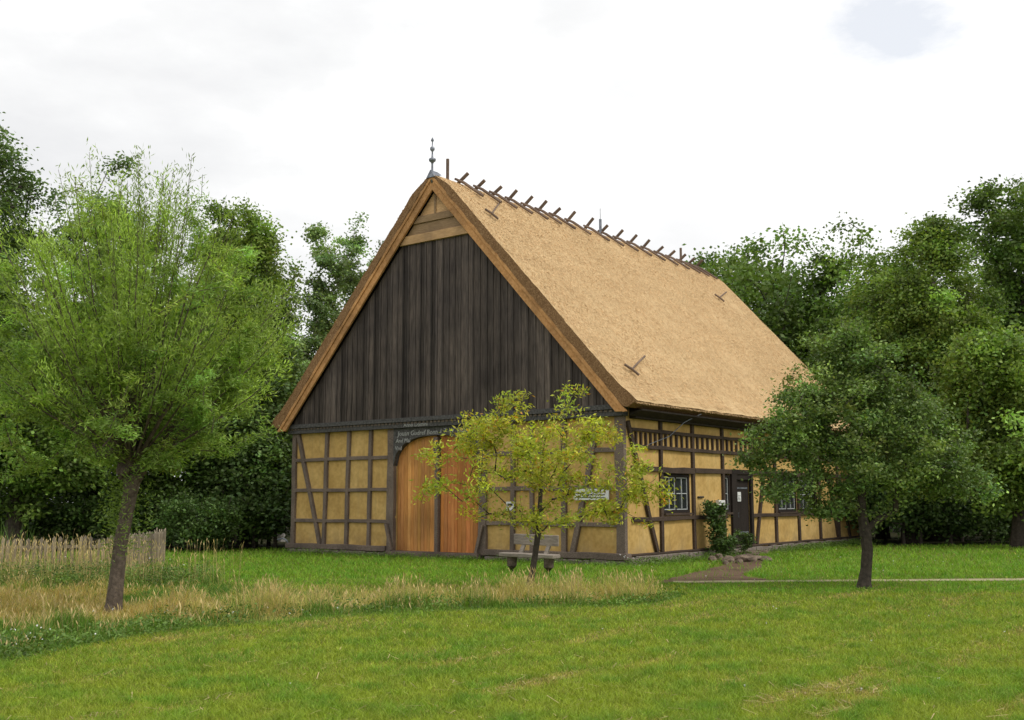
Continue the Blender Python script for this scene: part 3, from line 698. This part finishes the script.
    link('trunk_shoots',poly_mesh(leaf_quads(rs,c,.08,.016,0,.3),4,np.exp(rs.normal(size=(nl,1))*.2)*np.ones((1,3))*.8),M['leaf_w'],e)
willow()

def young_tree():
    rs=R(23); loc=(.41,20.0,0)
    tz=lambda y:1.65+(499-y)/1074*20
    e=empty('young_yellow_tree',loc,label='small wide tree with thin yellow-green leaves in front of the barn door corner',cat='tree')
    trunk=[(-.1,0,-.1),(-.07,0,.2),(.0,0,.6),(.06,.0,1.0),(.09,0,1.4),(.12,0,1.9),(.16,0,2.4),(.2,0,2.8)]
    ells=[(.1,0,2.5,1.9,1.6,1.0),(-1.45,0,1.85,.75,.7,.36),(-1.3,.2,2.75,.6,.6,.3),(1.6,0,1.7,.9,.7,.6),(2.1,0,1.9,.6,.5,.5),(-.9,0,3.1,.6,.6,.35),(1.2,0,2.95,.6,.6,.45),(.2,0,1.4,1.5,1.2,.3),(-.3,0,3.45,.5,.5,.3),(.65,0,3.5,.4,.5,.25)]
    T=envelope(rs,ells,300,.3,1.8); T=T[T[:,2]>1.0]
    P,ch,load=skeleton(rs,trunk,T,.28,.5)
    bq=branch_mesh(P,ch,load,.055,.004,.5)
    link('trunk',poly_mesh(bq,4),M['barkd'],e)
    q1,t1=foliage_on(rs,P,ch,46,.10,.031,.13,.3,.5,cvar=.22,lvar=.22,hue=.09,back=.4)
    k=rs.rand(len(t1))<.06; t1[k]*=np.array([1.2,.6,.8])
    link('crown',poly_mesh(q1,4,t1),M['leaf_y'],e)
young_tree()

def apple():
    rs=R(31); loc=(6.55,20.2,0)
    e=empty('apple_tree',loc,label='round-crowned dark green fruit tree on the lawn to the right of the barn',cat='tree')
    trunk=[(-.07,0,-.1),(-.05,0,.12),(-.01,0,.35),(.03,0,.7),(.0,0,1.05),(-.05,0,1.4),(-.02,0,1.8),(.05,0,2.3),(-.05,0,2.9)]
    ells=[(-.05,0,2.85,1.6,1.5,1.4),(-1.5,0,2.5,.8,.9,1.0),(1.35,0,2.2,1.05,1.0,.8),(1.9,0,1.85,.6,.7,.4),(-.3,0,4.15,.8,.8,.95),(-1.1,0,3.5,.55,.7,.7),(.75,0,3.5,.75,.8,.8),(-.85,0,1.5,.5,.5,.35),(-2.0,0,2.7,.4,.4,.35),(.3,0,4.35,.45,.5,.5),(.0,0,4.6,.4,.4,.45)]
    T=envelope(rs,ells,400,.28,1.3); T=T[T[:,2]>1.15]
    P,ch,load=skeleton(rs,trunk,T,.3,.5)
    link('trunk',poly_mesh(branch_mesh(P,ch,load,.108,.006,.47),4),M['barkd'],e)
    q,t=foliage_on(rs,P,ch,140,.078,.044,.17,.3,.1,cvar=.3,lvar=.2,hue=.07,back=.5)
    k=rs.rand(len(t))<.15; t[k]*=1.7
    link('crown',poly_mesh(q,4,t),M['leaf_a'],e)
apple()

# ------------------------------------------------------------------ the wood behind
def px(x,y,d): return ((x-512)/1074*d, d, 1.65+(499-y)/1074*d)
G='trees of the wood behind the barn'
def wood_tree(name,x,ytop,d,halfw,base_z,mats,label,seed,n=280,per=180,L=.15,W=.10,spread=.4,wisp=0,tr=.24,**k):
    X,Y,Z=px(x,ytop-9,d); hw=halfw/1074*d; h=Z; cz=(h+base_z)/2; rz=(h-base_z)/2
    rs=R(seed+900); ells=[(0,0,cz,hw*.86,hw*.86,rz*.9)]
    for i in range(7):
        a=rs.uniform(0,6.28); zz=rs.uniform(-.6,.75); rr=math.sqrt(max(.1,1-zz*zz))*.62; q=rs.uniform(.28,.42)
        ells.append((math.cos(a)*hw*rr,math.sin(a)*hw*rr,cz+zz*rz,hw*q,hw*q,rz*q*.8))
    if name=='birch_tree':
        ells=[(rs.normal()*hw*.12,rs.normal()*hw*.12,base_z+(h-base_z)*t,hw*w_,hw*w_,(h-base_z)*.13) for t,w_ in ((.1,.75),(.25,.95),(.4,.9),(.55,.75),(.7,.55),(.82,.38),(.9,.27))]+[(rs.choice([-1,1])*hw*.55,0,base_z+(h-base_z)*rs.uniform(.5,.75),hw*.22,hw*.22,(h-base_z)*.11) for _ in range(2)]
    return make_tree(name,(X,Y,0),h,ells,mats,label,'tree',G,seed,n,per,L,W,spread,tr,**k)
ld=(M['barkd'],M['leaf_d']); lb=(M['barkb'],M['leaf_b']); ll=(M['barkd'],M['leaf_l']); lk=(M['barkd'],M['leaf_k'])
wood_tree('dark_broadleaf_tree',-32,92,38,90,3,lk,'tall dark tree at the far left edge, rising above the willow',101,n=300,per=200,tr=.3,wob=.35)
wood_tree('broadleaf_tree',92,134,40,56,3,lb,'slim pale-topped tree whose tip shows just above the willow crown',102,n=200,per=150)
wood_tree('broadleaf_tree',232,188,41,52,1.5,ll,'mid-green tree rising between the willow and the pair of birches',103,n=280,per=190)
wood_tree('birch_tree',318,210,46,34,3,lb,'left birch of the airy group beside the barn roof, thin pointed top',104,n=170,per=130,L=.14,W=.1,spread=.28,wob=.4,tr=.13)
wood_tree('birch_tree',353,204,48,28,3,lb,'tallest birch of the airy group left of the barn gable',105,n=170,per=130,L=.14,W=.1,spread=.28,wob=.4,tr=.13)
wood_tree('birch_tree',378,224,50,24,3,lb,'right birch of the airy group, partly behind the barn roof',106,n=140,per=130,L=.14,W=.1,spread=.28,tr=.13)
wood_tree('birch_tree',284,262,43,30,2,lb,'short birch with bare lower stem left of the airy group',107,n=140,per=130,L=.14,W=.1,spread=.38,tr=.1)
wood_tree('broadleaf_tree',165,300,37,75,.6,ld,'low dark tree directly behind the willow',108,n=280,per=170)
wood_tree('broadleaf_tree',20,330,34,90,.6,ld,'dark bushy tree behind the picket fence',109,n=300,per=170)
wood_tree('broadleaf_tree',250,350,38,60,.5,lk,'dark low tree filling the gap left of the barn corner',110,n=260,per=170)
wood_tree('oak_tree',752,222,62,72,3,ld,'open-crowned oak showing over the right end of the thatched roof',111,n=230,per=130,L=.25,W=.18,spread=.7,wob=.45,tr=.35)
wood_tree('broadleaf_tree',862,216,52,72,2,ld,'loose-topped tree between the oak and the big dome-shaped tree',112,n=260,per=170,L=.2,W=.14,spread=.6,wob=.4)
wood_tree('broadleaf_tree',930,212,43,84,2.5,ll,'big dome-shaped tree with dense crown behind the fruit tree',113,n=420,per=210,spread=.38,tr=.32)
wood_tree('broadleaf_tree',1030,172,52,76,2,ld,'tallest tree at the right edge of the wood',114,n=300,per=170,L=.2,W=.14,spread=.55,tr=.35)
wood_tree('broadleaf_tree',1012,318,36,76,.5,ll,'lower bright-branched tree at the right edge in front of the tall one',115,n=260,per=190,L=.15,W=.1,spread=.4,tr=.2)
wood_tree('broadleaf_tree',830,330,44,80,.8,ld,'dense tree just past the back corner of the barn',116,n=300,per=170)
wood_tree('broadleaf_tree',905,400,40,70,.4,lk,'low spreading dark tree behind the fruit tree crown',117,n=260,per=170)
wood_tree('broadleaf_tree',735,330,55,60,.8,lk,'dark tree hidden behind the roof end below the oak',118,n=240,per=130,L=.2,W=.14)
# deeper wood: one mass
def mass(name,spots,mat,label,seed,n=130,per=110,L=.3,W=.22,spread=.8,wobble=.3):
    bqs=[];lqs=[];tns=[]
    for i,(x,y,h,r) in enumerate(spots):
        rs=R(seed+i); lo=.03 if h<5 else .12
        ells=[(0,0,h*(.5+lo/2),r*.9,r*.9,h*(.5-lo/2)*.95)]+[(rs.normal()*r*.4,rs.normal()*r*.4,h*rs.uniform(.45,.85),r*.5,r*.5,h*.15) for _ in range(3)]
        bq,lq,tn=make_tree('x',(x,y,0),h,ells,None,None,seed=seed+i,n=n,per=per,L=L,W=W,spread=spread,trunk_r=.2 if h>5 else .05,raw=True,wob=wobble,cvar=.3)
        bqs.append(bq);lqs.append(lq);tns.append(tn)
    return bqs,lqs,tns
rs=R(71); spots=[]
for x in np.arange(-62,70,4.6):
    for row,y in enumerate((56,68)):
        pxl=512+x/y*1074
        h=11.5+rs.uniform(-1.5,1.5)
        if 380<pxl<700: h=9.5
        if 255<pxl<=380: h=10.3
        if pxl<=255: h=12.6
        if pxl>=700: h=13+rs.uniform(-1,1)
        spots.append((x+rs.uniform(-1.2,1.2),y+rs.uniform(-3,3),h,3.6))
bq,lq,tn=mass('woodland',spots,None,None,300,n=130,per=170,L=.27,W=.18,spread=.8)
w=empty('woodland',label='deeper rows of the dark wood seen through gaps between the nearer trees',cat='woodland',kind='stuff')
link('trunks',poly_mesh(np.concatenate(bq),4),M['barkd'],w); link('crowns',poly_mesh(np.concatenate(lq),4,np.concatenate(tn)),M['leaf_d'],w)
# undergrowth along the edge
rs=R(72); spots=[]
def edge_y(x): return 36.2 if x<-5 else 38.9
for x in list(np.arange(-30,-4.5,1.25)):
    for k in range(2): spots.append((x+rs.uniform(-.5,.5),edge_y(x)+k*2.6+rs.uniform(-.3,.6)+(.8 if x>-7 else 0),rs.uniform(1.6,2.6)+k*1.3,1.15))
for x in list(np.arange(11.0,34,1.25)):
    for k in range(3): spots.append((x+rs.uniform(-.5,.5),edge_y(x)+k*2.6+rs.uniform(-.3,.6),rs.uniform(1.8,2.8)+k*1.5,1.25))
bq,lq,tn=mass('undergrowth',spots,None,None,500,n=40,per=75,L=.15,W=.1,spread=.34)
w=empty('undergrowth',label='dense dark undergrowth along the foot of the wood',cat='undergrowth',kind='stuff')
link('stems',poly_mesh(np.concatenate(bq),4),M['barkd'],w); link('leaves',poly_mesh(np.concatenate(lq),4,np.concatenate(tn)),M['leaf_s'],w)
# climbing shrub by the door and a low bush
make_tree('climbing_shrub',bworld(-.42,4.15),1.7,[(0,0,.95,.38,.3,.7),(.15,0,.4,.5,.4,.4),(-.1,0,1.35,.25,.25,.3)],(M['barkd'],M['leaf_s']),'leafy green shrub climbing the yellow wall left of the dark door','shrub',None,601,n=60,per=60,L=.11,W=.05,spread=.12,trunk_r=.03,step=.25,twig=.004,back=.3)
make_tree('small_bush',bworld(-.5,5.55),.75,[(0,0,.42,.3,.3,.32)],(M['barkd'],M['leaf_s']),'small sparse bush at the foot of the dark side door','bush',None,602,n=22,per=30,L=.08,W=.04,spread=.08,trunk_r=.02,step=.2,twig=.004,back=.2)
X,Y,_=px(203,0,35); make_tree('rounded_bush',(X,Y,0),2.1,[(0,0,.95,1.3,1.2,.95)],(M['barkd'],M['leaf_s']),'rounded dark bush at the edge of the lawn right of the picket fence','bush',None,603,n=90,per=110,L=.11,W=.07,spread=.28,trunk_r=.05,step=.3,twig=.006)

# ------------------------------------------------------------------ grass
def in_house(x,y,pad=.05):
    dx=x-BX; dy=y-BY; u=-(dx*math.cos(TH)-dy*math.sin(TH)); v=dx*math.sin(TH)+dy*math.cos(TH)
    return (u>-pad)&(u<W_+pad)&(v>-pad)&(v<L_+pad)
def strip_front(x): return np.interp(x,[-16,-9,-5.2,-4.6,-2.9,-.9,1.2,2.3,3.2],[9.0,9.6,11.1,13.2,15.1,16.1,16.6,17.3,19.2])+.25*(vnoise(x*1.3,x*0+3.3,5)-.5)
def strip_back(x): return np.interp(x,[-16,-9.5,-7,-4,0,2.3,3.2],[24.5,23.8,21.8,19.9,19.3,19.5,19.0])+.8*(vnoise(x*.9,x*0+1.3,6)-.5)
EP=np.array([(2.9,21.5),(4.0,21.2),(5.0,21.5),(5.25,22.4),(4.9,23.4),(5.3,24.4),(5.9,25.8),(6.3,27.5),(6.8,29.5),(7.2,32.1),(6.4,30.9),(5.7,28.8),(5.1,26.8),(4.3,24.9),(3.5,23.2)])
def in_poly(x,y,P):
    r=np.zeros(len(x),bool)
    for i in range(len(P)):
        x1,y1=P[i]; x2,y2=P[(i+1)%len(P)]
        c=((y1>y)!=(y2>y))&(x<(x2-x1)*(y-y1)/(y2-y1+1e-9)+x1); r^=c
    return r
def scatter(rs,n,y0,y1,pw,ymax_x=.56,extra=1.5):
    """denser near the viewer; density falls with distance"""
    t=rs.uniform(0,1,n); y=(y0**(1-pw)+t*(y1**(1-pw)-y0**(1-pw)))**(1/(1-pw)) if pw!=1 else y0*(y1/y0)**t
    x=rs.uniform(-1,1,n)*(y*ymax_x+extra); return x,y
def blades(rs,x,y,h,w,lean,tint,curl=.5):
    n=len(x); a=rs.uniform(0,2*np.pi,n); d=np.stack([np.cos(a),np.sin(a),np.zeros(n)],1); b=rs.uniform(0,2*np.pi,n)
    s=np.stack([np.cos(b),np.sin(b),np.zeros(n)],1)*w[:,None]*.5
    base=np.stack([x,y,np.full(n,-.005)],1); up=np.array([0,0,1.])
    mid=base+up*(h*.55)[:,None]+d*(h*lean*.35)[:,None]; tip=base+up*(h*(1-.3*lean*curl))[:,None]+d*(h*lean)[:,None]
    q1=np.stack([base-s,base+s,mid+s*.8,mid-s*.8],1); q2=np.stack([mid-s*.8,mid+s*.8,tip+s*.12,tip-s*.12],1)
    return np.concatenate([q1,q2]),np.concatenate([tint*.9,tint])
def lawn():
    rs=R(81); n=900000
    x,y=scatter(rs,n,6.5,40,2.3)
    mow=(y<strip_front(x))|(x>3.2)|(y>strip_back(x))
    ok=mow&~in_house(x,y,.12)&~((y>34.6)&(x<-4.5-0*x)&(y>np.interp(x,[-16,-11,-5.5],[34.9,35.9,37.3])))&~((x>11)&(y>38))
    ear=in_poly(x,y,EP); ok&=~(ear&(rs.rand(n)<.93))
    pth=(np.abs(y-np.interp(x,[3.2,10,24],[21.7,22.06,22.42]))<np.where(x>8,.34,.2))&(x>3.3); ok&=~(pth&(rs.rand(n)<np.where(x>8,.97,.75)))
    x,y=x[ok],y[ok]; n=len(x)
    al=x*math.sin(TH)+y*math.cos(TH); ac=x*math.cos(TH)-y*math.sin(TH)
    sn=vnoise(ac*2.3+.7*vnoise(al*.5,ac*.5,9),al*.22,11); fine=vnoise(ac*5,al*1.3,12); pat=fbm(x*.45,y*.45,13); clump=fbm(x*3.2,y*3.2,14); f2=vnoise(x*11,y*11,15)
    front=y<strip_front(x)+.0
    near=y<21
    dry=np.clip((sn-.5)*3.0,0,.8)*np.clip((fine-.3)*2.2,0,1)*near+np.clip((pat-.62)*1.5,0,.25)*near
    f3=vnoise(x*15+y*2,y*5,16); dry=np.clip(dry+np.clip((f3-.66)*3.5,0,1)*.5*near,0,1); dry=np.where(rs.rand(n)<.09,.8,dry)
    green=np.array([.92,1.0,.75]); lush=np.array([.5,.82,.55]); straw=np.array([1.9,1.3,3.0]); brown=np.array([1.25,.8,2.2])
    lu=np.clip((clump-.35)*2.2,0,1)[:,None]
    col=green*(1-lu)+lush*lu
    far=((y>21)|(x>3.2)&(y>19))[:,None]; col=np.where(far,col*np.array([.85,1.05,.8]),col*np.array([1.12,1.03,1.0]))
    pick=(rs.rand(n)<dry)[:,None]; sb=np.where(rs.rand(n)[:,None]<.6,straw,brown)
    col=np.where(pick,sb,col)*np.exp(rs.normal(size=(n,1))*.2)*(.8+.4*f2[:,None])
    h=(.045+.03*clump+.03*(y>23))*rs.uniform(.6,1.5,n)*np.where(pick[:,0],.65,1)
    hug=np.where((y>21),1,1)
    w=np.clip(.0042*(y/8)**1.0,.004,.03)*rs.uniform(.7,1.3,n)
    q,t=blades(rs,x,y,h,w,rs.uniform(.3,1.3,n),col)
    tag(link('lawn_grass',poly_mesh(q,4,np.clip(t,.05,3)),M['grass']),'mown green lawn in the foreground and around the barn','grass',kind='stuff')
lawn()
TUSS=[(R(91).uniform(-7.5,2.9) if k>7 else [-3.4,-2.9,-1.75,-1.5,.9,1.6,2.2,-4.6][k],0) for k in range(8)]
_t=R(92); TUSS=[(x,float(strip_front(np.array([x]))[0])+.95+_t.uniform(0,.5)) for x,_ in TUSS]+[(x,float(strip_front(np.array([x]))[0])+_t.uniform(.8,3.5)) for x in _t.uniform(-9,2.8,26)]
_r=_t.uniform(.28,.5,len(TUSS))
def tufts(x,y):
    v=vnoise(x*1.9,y*1.9,35)*.62
    for (a,b),q in zip(TUSS,_r): v=np.maximum(v,.5*v+.62*np.exp(-((x-a)**2+(y-b)**2)/(q*q)))
    return v
def tall():
    rs=R(83); n=430000
    x,y=scatter(rs,n,9,25,1.6,.56,1.0)
    ok=(y>strip_front(x))&(y<strip_back(x))&(x<3.2); x,y=x[ok],y[ok]; n=len(x)
    t=(y-strip_front(x))/(strip_back(x)-strip_front(x)); pat=fbm(x*.55,y*.55,33)+.25*(vnoise(x*2.5,y*2.5,34)-.5); tuft=tufts(x,y)
    left=np.clip((-4.8-x)/1.5,0,1)*np.clip((y-19.5)/2,0,1)
    ft=np.where(x<-3,np.clip((y-14.3)/1.3,0,1)*np.clip((20.3-y)/.8,0,1),np.clip((t-.22)*5,0,1))
    drym=np.clip((pat-.26)*3.2,0,1)*ft*(1-left*.75)
    dry=rs.rand(n)<np.clip(drym*.92,.04,.9)
    g=np.array([.5,.78,.55]); g2=np.array([.85,1.0,.7]); k=np.clip(pat*1.4-.2,0,1)[:,None]
    col=(g*(1-k)+g2*k)
    straw=np.array([3.3,2.0,4.0])*rs.uniform(.65,1.15,(n,1)); red=np.array([2.9,1.3,2.3])
    col=np.where(dry[:,None],np.where(rs.rand(n)[:,None]<np.where(x<-4.6,.55,.15)[:,None],red,straw),col)*np.exp(rs.normal(size=(n,1))*.22)
    tf=np.clip((tuft-.42)*3.2,0,1); h=np.where(dry,.27,.16)*(.38+1.25*tf)*rs.uniform(.6,1.3,n)*(1+.8*left)*np.where(x<-4.8,1.15,1)*np.where(x>0,.85,1)
    h*=np.clip(.35+t*3.0,.35,1)
    w=np.where(dry,.0045,.010)*np.clip(y/16,.7,1.5)
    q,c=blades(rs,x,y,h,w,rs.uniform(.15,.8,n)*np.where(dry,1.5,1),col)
    tag(link('tall_grass',poly_mesh(q,4,np.clip(c,.05,4)),M['tall']),'unmown strip of straw-coloured and green tall grass between the lawn and the barn','grass',kind='stuff')
    # seed heads: soft straw plumes
    rs=R(84); n=60000; x,y=scatter(rs,n,12,24.5,1.2,.56,1.0); ok=(y>strip_front(x)+.5)&(y<strip_back(x))&(x<2.9)
    pat=fbm(x*.55,y*.55,33)+.25*(vnoise(x*2.5,y*2.5,34)-.5); ok&=((x<-6.5)&(y>20.6)&(y<23.3))|((pat>.42)&(rs.rand(n)<.25+1.6*np.clip(tufts(x,y)-.42,0,1)))|((x<-5)&(y>20.8)&(rs.rand(n)<.8)); x,y=x[ok],y[ok]; n=len(x)
    left=((x<-5)&(y>20.3)); tuft=tufts(x,y); z=(.12+.32*np.clip((tuft-.42)*3.2,0,1))*rs.uniform(.75,1.15,n)+left*.75*rs.rand(n)
    a=rs.uniform(0,6.28,n); ln=.12*z
    c=np.stack([x+np.cos(a)*ln,y+np.sin(a)*ln,z],1); d=unit(np.stack([np.cos(a)*.5,np.sin(a)*.5,np.ones(n)],1)); s=unit(np.cross(d,rs.normal(size=(n,3))))
    L=rs.uniform(.05,.11,n)[:,None]; w=rs.uniform(.005,.010,n)[:,None]
    q=np.stack([c-d*L*.6,c+s*w,c+d*L*.6,c-s*w],1)
    b0=np.stack([x,y,0*x],1); st=s*.0022; q2=np.stack([b0-st,b0+st,c+st-d*L*.5,c-st-d*L*.5],1)
    tn=np.array([[1.,.93,.8]])*np.exp(rs.normal(size=(n,1))*.2)
    tag(link('grass_seed_heads',poly_mesh(np.concatenate([q,q2]),4,np.concatenate([tn,tn*.8])),M['straw']),'dry straw seed heads standing over the unmown grass','grass',kind='stuff')
tall()
def herbs():
    # leafy green weeds at the foot of the willow, in front of the fence, and along the barn's sill
    rs=R(87); cen=[];tn=[]
    spots=[]
    for i in range(150):
        x=-13+12*rs.rand()**.7 if i%3 else rs.uniform(-6.8,-4.4); y=strip_front(np.array([x]))[0]+abs(rs.normal())*.9+.1; spots.append((x,y,.16))
    for i in range(210): spots.append((rs.uniform(-12.5,-6.0),rs.uniform(20.3,22.9),.34))
    for i in range(26): x=rs.uniform(-1,3.1); spots.append((x,strip_front(np.array([x]))[0]+abs(rs.normal())*.5+.1,.13))
    for i in range(230):
        v=rs.uniform(-.3,16.5); spots.append((*bworld(-.25-abs(rs.normal())*.25,v)[:2],.15)) if not 5.6<v<8 else None
    for i in range(110): spots.append((*bworld(rs.uniform(-.3,12.3),-.35-abs(rs.normal())*.2)[:2],.12))
    for x,y,h in spots:
        n=int(60*h/.2); b=np.exp(rs.normal()*.25); h2=h*rs.uniform(.6,1.5)
        c=np.stack([x+rs.normal(size=n)*.14,y+rs.normal(size=n)*.14,rs.uniform(.02,1,n)*h2],1); cen.append(c); tn.append(np.array([[.9,1,.9]])*b*np.exp(rs.normal(size=(n,1))*.2))
    cen=np.concatenate(cen);tn=np.concatenate(tn)
    tag(link('weeds',poly_mesh(leaf_quads(rs,cen,.055,.026,-.3,.4),4,tn),foliage('weed_leaf',(.14,.21,.045),.3)),'low leafy green weeds along the unmown edge and the foot of the barn walls','weeds',kind='stuff')
    # reed-like leaves behind the fence
    n=90; x=rs.normal(size=n)*.3-11.55; y=rs.normal(size=n)*.3+24.6; q,t=blades(rs,x,y,rs.uniform(.7,1.35,n),np.full(n,.025),rs.uniform(.05,.35,n),np.array([[.5,.65,.6]])*np.exp(rs.normal(size=(n,1))*.15))
    tag(link('reed_clump',poly_mesh(q,4,t),M['tall']),'clump of tall upright green reeds behind the fence at the left edge','plant')
    # white clover and daisies
    P=[]
    for k,(cx_,cy_,sx,sy,m_,z) in enumerate([(-5.5,12.1,.35,.22,26,.2),(-4.2,15.0,.9,.35,16,.15),(-8,20.9,1.5,.6,12,.5),(2.9,26.6,.15,.05,10,.25),(3,13,4,3,16,.05),(8,27,4,3,40,.07)]):
        P.append(np.stack([cx_+rs.normal(size=m_)*sx,cy_+rs.normal(size=m_)*sy,z*rs.uniform(.7,1.3,m_)],1))
    P=np.concatenate(P); P=P[~in_house(P[:,0],P[:,1],.1)]; P=np.repeat(P,4,0)+rs.normal(size=(len(P)*4,3))*.005
    tag(link('white_clover',poly_mesh(leaf_quads(rs,P,.02,.016,-.2,.6),4),M['flower']),'tiny white clover and daisy heads scattered in the grass','flowers',kind='stuff')
    # hay bits lying on the mown lawn
    n=26000; x,y=scatter(rs,n,6.8,20,2.2); ok=(y<strip_front(x))|(x>3.2); x,y=x[ok],y[ok]
    al=x*math.sin(TH)+y*math.cos(TH); ac=x*math.cos(TH)-y*math.sin(TH); sn=vnoise(ac*2.3+.7*vnoise(al*.5,ac*.5,9),al*.22,11); fine=vnoise(ac*5,al*1.3,12)
    ok=(rs.rand(len(x))<.6*np.clip((sn-.62)*4,0,1)*np.clip((fine-.4)*3,0,1)+.03); x,y=x[ok],y[ok]; n=len(x)
    c=np.stack([x,y,rs.uniform(.03,.06,n)],1); a=rs.uniform(0,3.14,n); d=unit(np.stack([np.cos(a),np.sin(a),rs.normal(size=n)*.12],1)); s=unit(np.cross(d,np.array([0,0,1.])))
    L=rs.uniform(.03,.09,n)[:,None]; w=.0035; q=np.stack([c-d*L-s*w,c+d*L-s*w,c+d*L+s*w,c-d*L+s*w],1)
    tag(link('hay_scraps',poly_mesh(q,4,np.array([[.75,.7,.65]])*np.exp(rs.normal(size=(n,1))*.35)),M['straw']),'dried mowing scraps lying in streaks on the lawn','hay',kind='stuff')
herbs()

# ------------------------------------------------------------------ sky, sun, camera
EL,AZ=math.radians(52),math.radians(118)     # compass bearing of the sun from +Y, clockwise
wd=bpy.data.worlds.new('World'); S.world=wd; wd.use_nodes=True; nt=wd.node_tree; nt.nodes.clear()
sky=N(nt,'ShaderNodeTexSky',sky_type='NISHITA',sun_disc=False); sky.sun_elevation=EL; sky.sun_rotation=AZ
bg1=N(nt,'ShaderNodeBackground'); bg1.inputs[1].default_value=.15; nt.links.new(sky.outputs[0],bg1.inputs[0])
tc=N(nt,'ShaderNodeTexCoord')
mp=N(nt,'ShaderNodeMapping'); mp.inputs['Scale'].default_value=(1,1,2.4); nt.links.new(tc.outputs['Generated'],mp.inputs[0])
n1=noise_n(nt,mp.outputs[0],2.4,9,.55); n2=noise_n(nt,mp.outputs[0],5.5,8,.6)
ccol=ramp(nt,n1,[(.39,(.86,.865,.88)),(.51,(.975,.98,.985)),(.61,(1.15,1.15,1.15))])
vm0=N(nt,'ShaderNodeVectorMath',operation='DISTANCE'); vm0.inputs[1].default_value=Vector((.372,1.0,.455)).normalized(); nt.links.new(tc.outputs['Generated'],vm0.inputs[0])
ccol=mixc(nt,(1.1,1.1,1.1),ccol,ramp(nt,vm0.outputs['Value'],[(.1,(0,0,0)),(.28,(1,1,1))]))
bg2=N(nt,'ShaderNodeBackground'); bg2.inputs[1].default_value=1.0; nt.links.new(ccol,bg2.inputs[0])
# one small opening in the cloud, high on the right
dirn=Vector((.372,1.0,.455)).normalized()
vm=N(nt,'ShaderNodeVectorMath',operation='DISTANCE'); vm.inputs[1].default_value=dirn; nt.links.new(tc.outputs['Generated'],vm.inputs[0])
ad=N(nt,'ShaderNodeMath',operation='MULTIPLY_ADD'); nt.links.new(n2,ad.inputs[0]); ad.inputs[1].default_value=.3; nt.links.new(vm.outputs['Value'],ad.inputs[2])
msk=ramp(nt,ad.outputs[0],[(.155,(.7,.7,.7)),(.20,(1,1,1))])
mx=N(nt,'ShaderNodeMixShader'); nt.links.new(msk,mx.inputs[0]); nt.links.new(bg1.outputs[0],mx.inputs[1]); nt.links.new(bg2.outputs[0],mx.inputs[2])
wo=N(nt,'ShaderNodeOutputWorld'); nt.links.new(mx.outputs[0],wo.inputs[0])
sl=bpy.data.lights.new('sun','SUN'); sl.energy=1.9; sl.angle=math.radians(14); sl.color=(1,.96,.9)
so=bpy.data.objects.new('sun',sl); C.objects.link(so)
d=Vector((math.sin(AZ)*math.cos(EL),math.cos(AZ)*math.cos(EL),math.sin(EL))); so.rotation_euler=d.to_track_quat('Z','Y').to_euler(); so.location=(20,-10,30)
cd=bpy.data.cameras.new('camera'); cd.sensor_width=36; cd.lens=36*1074/1024; cd.clip_end=2000
co=bpy.data.objects.new('camera',cd); C.objects.link(co)
co.matrix_world=Matrix.Translation((0,0,1.65))@Matrix.Rotation(math.pi/2+.1287,4,'X')@Matrix.Rotation(-.0027,4,'Z')
S.camera=co
S.view_settings.view_transform='Standard'; S.view_settings.look='None'; S.view_settings.exposure=0; S.view_settings.gamma=1
